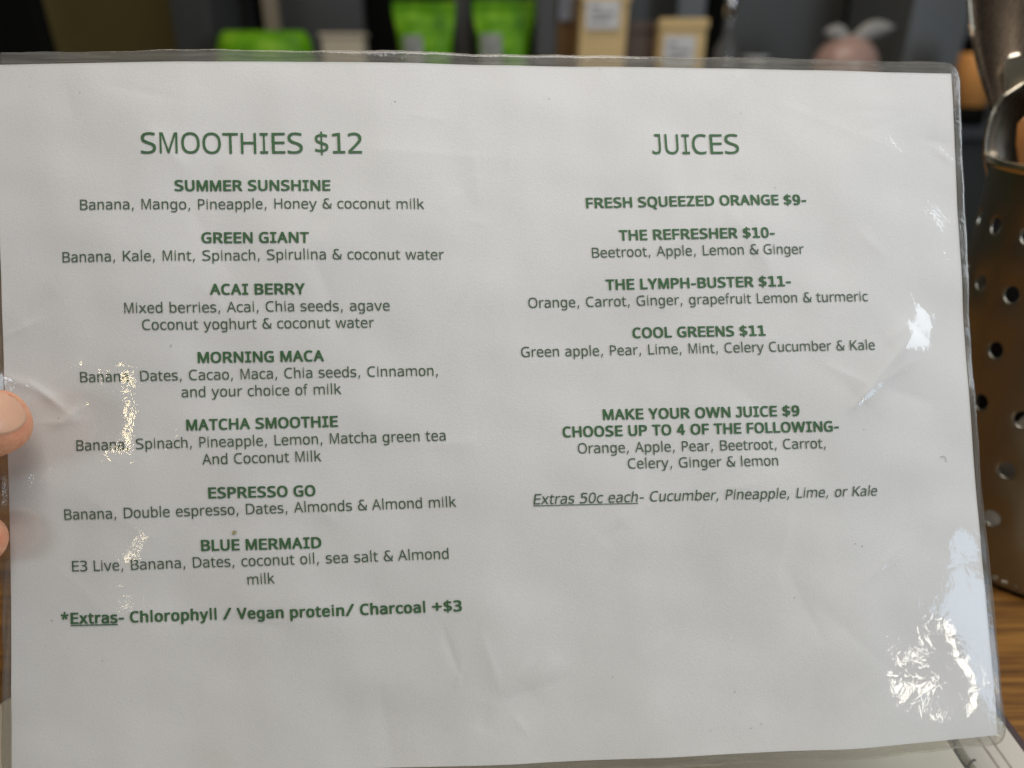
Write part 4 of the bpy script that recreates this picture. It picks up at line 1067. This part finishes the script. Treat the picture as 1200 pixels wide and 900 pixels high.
# ================================================================== SHELVES BEHIND THE COUNTER
SHELF_Z = EYE_Z - 0.092
YF = 1.17                     # front of the shelf
M_DGREY = plain('dark_grey_paint', (0.056, 0.058, 0.053), 0.45, 0.06, 8)
M_GREY = plain('grey_paint', (0.070, 0.074, 0.074), 0.4, 0.06, 8)
M_LGREY = plain('light_grey_paint', (0.13, 0.14, 0.142), 0.4, 0.06, 8)
M_BLACK = plain('black_or_gap_shade', (0.004, 0.004, 0.0035), 0.8, 0.1, 8, spec=0.1)  # black of cabinet and jar; on the dividers it paints shaded gaps
M_TAN = plain('tan_post', (0.30, 0.25, 0.18), 0.6, 0.1, 20)


def X(u, y):
    """x of the picture column u near the horizon line at distance y"""
    return at_y(u, 50, y).x


def Zt(v, y):
    return at_y(600, v, y).z


unit = empty('shelf_unit', (0.1, 1.35, 0), 'dark grey shelf unit holding pouches and paper bags behind the counter', 'shelf')
box_obj('shelf_board', (X(207, 1.3) , YF, SHELF_Z - 0.025), (X(1330, 1.3), 1.62, SHELF_Z), M_GREY, unit, 0.002)
box_obj('back_panel', (X(225, 1.6), 1.60, SHELF_Z), (X(1330, 1.6), 1.62, 1.1), M_DGREY, unit)
box_obj('plinth', (X(207, 1.3), 1.21, -0.9), (X(1330, 1.3), 1.60, SHELF_Z - 0.027), M_DGREY, unit)
# uprights
box_obj('upright', (X(206, 1.28), 1.28, SHELF_Z), (X(249, 1.28), 1.595, 1.1), M_GREY, unit, 0.002)
box_obj('upright', (X(628, 1.22), 1.20, SHELF_Z), (X(650, 1.22), 1.595, 1.1), M_GREY, unit, 0.002)
box_obj('upright', (X(533, 1.40), 1.40, SHELF_Z), (X(552, 1.40), 1.595, 1.1), M_GREY, unit, 0.002)
box_obj('upright', (X(1062, 1.22), 1.22, SHELF_Z), (X(1130, 1.22), 1.595, 1.1), M_LGREY, unit, 0.002)
box_obj('divider_or_shade', (X(252, 1.5), 1.50, SHELF_Z), (X(312, 1.5), 1.52, 1.1), M_BLACK, unit)  # black sheet standing for the shade in a gap between shelves
box_obj('divider_or_shade', (X(332, 1.45), 1.45, SHELF_Z), (X(428, 1.45), 1.47, 1.1), M_GREY, unit)
box_obj('divider_or_shade', (X(430, 1.5), 1.50, SHELF_Z), (X(532, 1.5), 1.52, 1.1), M_BLACK, unit)  # dark gap put in as a black sheet
box_obj('divider_or_shade', (X(722, 1.5), 1.50, SHELF_Z), (X(793, 1.5), 1.52, 1.1), M_GREY, unit)
box_obj('divider_or_shade', (X(824, 1.45), 1.45, SHELF_Z), (X(846, 1.45), 1.47, 1.1), M_BLACK, unit)  # narrow shaded gap, painted as a black strip
box_obj('divider_or_shade', (X(847, 1.45), 1.45, SHELF_Z), (X(984, 1.45), 1.47, 1.1), M_DGREY, unit)
box_obj('divider_or_shade', (X(986, 1.45), 1.45, SHELF_Z), (X(1075, 1.45), 1.47, 1.1), M_BLACK, unit)  # another shaded gap drawn as a black sheet
box_obj('divider_or_shade', (X(1112, 1.45), 1.40, SHELF_Z), (X(1300, 1.45), 1.42, 1.1), M_LGREY, unit)

ps = empty('tan_post', (X(322, 1.38), 1.38, SHELF_Z), 'narrow tan post standing behind the flat green packet', 'post')
box_obj('post', (X(314, 1.38), 1.37, SHELF_Z), (X(331, 1.38), 1.39, 0.9), M_TAN, ps, 0.002)

lb = empty('light_post', (X(805, 1.42), 1.42, SHELF_Z), 'pale blue grey metal post behind the kraft bag with a black gap beside it', 'post')
box_obj('post', (X(790, 1.42), 1.41, SHELF_Z), (X(822, 1.42), 1.425, 0.9), M_LGREY, lb, 0.002)

blk = empty('black_cabinet', (X(0, 0.95), 0.95, 0), 'black cabinet side at the far left edge, behind the menu corner', 'cabinet')
xb = at_y(58, 30, 0.95).x
box_obj('side_panel', (xb - 0.5, 0.93, 0.001), (xb + 0.012, 0.955, 1.2), M_BLACK, blk, 0.004, shear=-0.05)

# green packets
M_GREENP = None
def make_green():
    m, nt, p = mat('green_foil')
    v = coords(nt)
    n = noise(nt, 32, 3, 0.5, v)
    nt.links.new(ramp(nt, n.outputs['Fac'], [(0.3, (0.045, 0.19, 0.001)), (0.52, (0.13, 0.38, 0.002)), (0.75, (0.33, 0.62, 0.04))]), p.inputs['Base Color'])
    p.inputs['Roughness'].default_value = 0.4
    p.inputs['Specular IOR Level'].default_value = 0.25
    w = noise(nt, 55, 3, 0.5, v, 0.6)
    nt.links.new(bump(nt, w.outputs['Fac'], 0.7, 0.01), p.inputs['Normal'])
    return m


M_GREENP = make_green()
M_KRAFT = plain('kraft_paper', (0.78, 0.57, 0.27), 0.75, 0.08, 30, bmp=0.3, bscale=60)
M_KRAFTD = plain('dark_kraft_paper', (0.22, 0.125, 0.045), 0.75, 0.1, 30, bmp=0.3, bscale=60)
M_BROWNP = plain('brown_packet', (0.11, 0.075, 0.058), 0.6, 0.1, 30)
M_LABEL = plain('white_label', (0.74, 0.73, 0.72), 0.5, 0.04, 60)
M_LABELP = plain('label_print', (0.30, 0.30, 0.31), 0.6, 0.1, 60)
M_GREYL = plain('grey_label', (0.36, 0.37, 0.34), 0.5, 0.35, 45)
M_BLUEL = plain('blue_grey_label', (0.33, 0.36, 0.42), 0.5, 0.05, 60)


def pouch(name, label, cat, x0, x1, y, ztop, m, lab=None, dep=0.05, group=None, flat=False, seed=1, labm=None):
    """stand-up pouch: wide oval foot, flat crimped top"""
    r = random.Random(seed)
    cx, hw = (x0 + x1) / 2, (x1 - x0) / 2
    e = empty(name, (cx, y, SHELF_Z), label, cat, group)
    H = ztop - SHELF_Z
    rings = []
    n = 32
    prof = [(0, .64, .9), (.03, .70, 1), (.25, .74, 1.0), (.5, .80, .78), (.7, .88, .5), (.84, .96, .22), (.90, 1.0, .05)]
    if flat:
        prof = [(0, .96, .9), (.1, 1.0, 1), (.5, 1.0, 1.0), (.75, .97, .85), (.93, .9, .5), (.99, .8, .2)]
    for t, wx, wy in prof:
        ring = []
        for j in range(n):
            a = 2 * math.pi * j / n
            sx = math.copysign(abs(math.cos(a)) ** 0.75, math.cos(a))
            sy = math.copysign(abs(math.sin(a)) ** 0.9, math.sin(a))
            ring.append((cx + hw * wx * sx + r.uniform(-1, 1) * .0008, y + dep / 2 * wy * sy + r.uniform(-1, 1) * .0012, SHELF_Z + H * t))
        rings.append(ring)
    V, F = loft(rings)
    mesh_obj('body', V, F, m, e)
    if not flat:
        box_obj('top_seal', (x0, y - 0.0012, SHELF_Z + H * .895), (x1, y + 0.0012, SHELF_Z + H), m, e, 0.0005)
    if lab:
        lx0, lx1, z0, z1 = lab
        yy = y - dep / 2 - 0.002
        V, F = [], []
        for j in range(9):
            q = -1 + 2 * j / 8
            V += [((lx0 + lx1) / 2 + (lx1 - lx0) / 2 * q, yy + .004 * q * q, z0), ((lx0 + lx1) / 2 + (lx1 - lx0) / 2 * q, yy + .004 * q * q, z1)]
            if j:
                F.append((2 * j - 2, 2 * j, 2 * j + 1, 2 * j - 1))
        mesh_obj('label_sticker', V, F, labm or M_GREYL, e)
    return e


def bag(name, label, x0, x1, y, ztop, m, lab=None, dep=0.06, labm=None, tilt=0.0, printed=True):
    """block-bottom paper bag with folded-over top"""
    cx = (x0 + x1) / 2
    e = empty(name, (cx, y, SHELF_Z), label, 'bag', 'paper bags on the shelf')
    box_obj('body', (x0, y - dep / 2, SHELF_Z), (x1, y + dep / 2, ztop), m, e, 0.004, shear=tilt)
    s = tilt * (ztop - SHELF_Z)
    box_obj('top_fold', (x0 + s - 0.001, y - dep / 2 - 0.003, ztop - 0.012), (x1 + s + 0.001, y - dep / 2 + 0.004, ztop + 0.002), m, e, 0.001)
    if lab:
        lx0, lx1, z0, z1 = lab
        yy = y - dep / 2 - 0.0045
        box_obj('label_sticker', (lx0, yy, z0), (lx1, yy + 0.0006, z1), labm or M_LABEL, e)
        if printed:
            for k, (a, b) in enumerate(((.15, .4), (.2, .85), (.12, .7))):
                zz = z1 - (z1 - z0) * (0.25 + 0.22 * k)
                box_obj('print_mark', (lx0 + (lx1 - lx0) * a, yy - 0.0006, zz - (z1 - z0) * .05), (lx0 + (lx1 - lx0) * b, yy - 0.0001, zz + (z1 - z0) * .05), M_LABELP, e)
    return e


Y1 = 1.24
pouch('green_pouch', 'flat wide green packet lying lowest, left of the beige box', 'pouch', X(252, Y1), X(368, Y1), Y1, Zt(35, Y1), M_GREENP, None, .09, 'green packets on the shelf', flat=True, seed=2)
pouch('green_pouch', 'green pouch with pale label between the beige box and the other upright pouch', 'pouch', X(462, Y1), X(535, Y1), Y1, Zt(2, Y1), M_GREENP,
      (X(475, Y1), X(497, Y1), Zt(80, Y1), Zt(42, Y1)), .05, 'green packets on the shelf', seed=3)
pouch('green_pouch', 'green pouch with pale label directly left of the grey upright and kraft bags', 'pouch', X(554, Y1), X(627, Y1), Y1, Zt(0, Y1), M_GREENP,
      (X(564, Y1), X(588, Y1), Zt(80, Y1), Zt(40, Y1)), .05, 'green packets on the shelf', seed=4)
M_BEIGE = plain('beige_card', (0.62, 0.54, 0.40), 0.7, 0.06, 40)
be = empty('beige_box', (X(404, Y1), Y1, SHELF_Z), 'small beige card box between the flat green packet and a green pouch', 'box')
box_obj('carton', (X(380, Y1), Y1 - .02, SHELF_Z), (X(428, Y1), Y1 + .02, Zt(44, Y1)), M_BEIGE, be, 0.003)
box_obj('lid', (X(378, Y1), Y1 - .022, Zt(44, Y1) + .0005), (X(430, Y1), Y1 + .022, Zt(39, Y1)), M_BEIGE, be, 0.001)

bag('kraft_bag', 'dark kraft bag with blue grey label, leftmost of the paper bags', X(650, Y1 + .04), X(682, Y1 + .04), Y1 + .04, Zt(-14, Y1), M_KRAFTD,
    (X(655, Y1), X(671, Y1), Zt(24, Y1), Zt(-6, Y1)), labm=M_BLUEL, printed=False)
bag('kraft_bag', 'tallest light kraft bag with a white label high on its front', X(674, Y1), X(728, Y1), Y1, Zt(-6, Y1), M_KRAFT,
    (X(685, Y1 - .03), X(724, Y1 - .03), Zt(34, Y1 - .03), Zt(0, Y1 - .03)), tilt=0.03)
bag('brown_bag', 'short dull brown bag between the two light kraft bags', X(729, Y1 + .03), X(768, Y1 + .03), Y1 + .03, Zt(28, Y1 + .03), M_BROWNP, None)
bag('kraft_bag', 'short light kraft bag with a white label, rightmost of the paper bags', X(768, Y1), X(822, Y1), Y1, Zt(24, Y1), M_KRAFT,
    (X(778, Y1 - .03), X(814, Y1 - .03), Zt(80, Y1 - .03), Zt(42, Y1 - .03)))

# small clear bottle with sparkling highlights
M_CLEAR, nt_, p_ = mat('clear_glass')
p_.inputs['Base Color'].default_value = (0.9, 0.93, 0.93, 1)
p_.inputs['Transmission Weight'].default_value = 0.9
p_.inputs['Roughness'].default_value = 0.05
bo = empty('glass_bottle', (X(851, 1.2), 1.2, SHELF_Z), 'slim clear glass bottle catching the light right of the kraft bags', 'bottle')
bx, by = X(852, 1.2), 1.2
V, F = lathe([(.0001, SHELF_Z), (.016, SHELF_Z), (.017, SHELF_Z + .01), (.017, Zt(58, 1.2)), (.006, Zt(40, 1.2)), (.006, Zt(-20, 1.2)), (.0075, Zt(-24, 1.2)), (.0001, Zt(-24, 1.2))], bx, by, 32)
mesh_obj('bottle_body', V, F, M_CLEAR, bo)
V, F = lathe([(.0001, Zt(20, 1.2)), (.0085, Zt(20, 1.2)), (.0085, Zt(-12, 1.2)), (.0001, Zt(-12, 1.2))], bx, by, 24)
mesh_obj('neck_ring', V, F, make_steel('bright_steel', (0.75, 0.76, 0.76), 0.15, False), bo)

# white saucer edge
sc = empty('white_saucer', (X(888, 1.2), 1.2, SHELF_Z), 'white dish whose rim just shows above the menu, right of the bottle', 'dish')
M_WHITE = plain('white_china', (0.75, 0.75, 0.73), 0.2, 0.02, 30)
V, F = lathe([(.0001, Zt(88, 1.2)), (.008, Zt(88, 1.2)), (.021, Zt(67, 1.2)), (.022, Zt(65.5, 1.2)), (.020, Zt(66, 1.2)), (.007, Zt(84, 1.2)), (.0001, Zt(84, 1.2))], X(886, 1.2), 1.2, 36)
mesh_obj('bowl', V, F, M_WHITE, sc)
V, F = lathe([(.0001, SHELF_Z), (.018, SHELF_Z), (.012, SHELF_Z + .012), (.008, Zt(88, 1.2)), (.0001, Zt(88, 1.2))], X(886, 1.2), 1.2, 36)
mesh_obj('foot', V, F, M_WHITE, sc)

# pink gift ball with white ribbon leaves
M_PINK = plain('pink_wrap', (0.50, 0.33, 0.28), 0.2, 0.12, 60, bmp=0.4, bscale=90)
M_RIB = plain('white_ribbon', (0.40, 0.395, 0.37), 0.6, 0.08, 60)
pk = empty('pink_bundle', (X(994, 1.2), 1.2, SHELF_Z), 'round pink wrapped bundle with two white ribbon ends like leaves', 'gift')
px_, zc_, rr_ = X(994, 1.2), Zt(84, 1.2), 0.048
prof = [(max(.0001, rr_ * math.sin(t)), zc_ - 0.050 * math.cos(t)) for t in [math.pi * i / 16 for i in range(17)]]
V, F = lathe(prof, px_, 1.2, 40)
V = [Vector((v.x + .0012 * math.sin(9 * math.atan2(v.y - 1.2, v.x - px_)) * 1, v.y, v.z)) for v in V]
mesh_obj('bundle', V, F, M_PINK, pk)
V, F = lathe([(.018, SHELF_Z), (.026, SHELF_Z), (.03, zc_ - .03), (.02, zc_ - .035), (.018, SHELF_Z)], px_, 1.2, 32)
mesh_obj('stand', V, F, M_PINK, pk)
V, F = lathe([(.0001, Zt(53, 1.2)), (.009, Zt(53, 1.2)), (.007, Zt(46, 1.2)), (.0001, Zt(45, 1.2))], X(992, 1.2), 1.2, 20)
mesh_obj('knot', V, F, M_RIB, pk)


def leaf(p, q, w, m, parent):
    p, q = Vector(p), Vector(q)
    d = q - p
    s = Vector((-d.z, 0, d.x)).normalized()
    rings = []
    for i in range(13):
        t = i / 12
        hw = w * math.sin(math.pi * min(t * .9 + .08, 1)) ** .8
        c = p + d * t + Vector((0, 0, .006 * math.sin(math.pi * t)))
        a = [c + s * (hw * k) + Vector((0, -.004 * (1 - k * k) - 0.001, 0)) for k in (-1, -.5, 0, .5, 1)]
        b = [c + s * (hw * k) + Vector((0, -.004 * (1 - k * k) + 0.001, 0)) for k in (1, .5, 0, -.5, -1)]
        rings.append(a + b)
    V, F = loft(rings)
    mesh_obj('ribbon_leaf', V, F, m, parent)


leaf((X(992, 1.2), 1.19, Zt(48, 1.2)), (X(960, 1.2), 1.19, Zt(38, 1.2)), .010, M_RIB, pk)
leaf((X(993, 1.2), 1.19, Zt(48, 1.2)), (X(1040, 1.2), 1.19, Zt(32, 1.2)), .012, M_RIB, pk)

# amber jar
M_AMBER, nt_, p_ = mat('amber_glass')
tc = coords(nt_)
p_.inputs['Base Color'].default_value = (1.0, 0.46, 0.14, 1)
p_.inputs['Roughness'].default_value = 0.25
p_.inputs['Subsurface Weight'].default_value = 0.3
p_.inputs['Subsurface Radius'].default_value = (0.02, 0.01, 0.005)
ya = 1.12
ja = empty('amber_jar', (X(1141, ya), ya, SHELF_Z), 'amber jar with black lid and base between the menu corner and the caddy', 'jar')
jx = at_y(1141, 90, ya).x
hw = abs(at_y(1161, 90, ya).x - jx)
V, F = lathe([(.0001, Zt(124, ya)), (hw, Zt(124, ya)), (hw * 1.0, Zt(65, ya)), (hw * .97, Zt(62, ya)), (.0001, Zt(62, ya))], jx, ya, 40)
mesh_obj('glass_body', V, F, M_AMBER, ja)
V, F = lathe([(.0001, Zt(62, ya)), (hw * .93, Zt(62, ya)), (hw * .93, Zt(46, ya)), (hw * .88, Zt(44, ya)), (.0001, Zt(43, ya))], jx, ya, 40)
mesh_obj('lid', V, F, M_BLACK, ja)
V, F = lathe([(.0001, SHELF_Z), (hw * 1.05, SHELF_Z), (hw * 1.05, Zt(124.2, ya)), (.0001, Zt(124.2, ya))], jx, ya, 40)
mesh_obj('base', V, F, M_BLACK, ja)
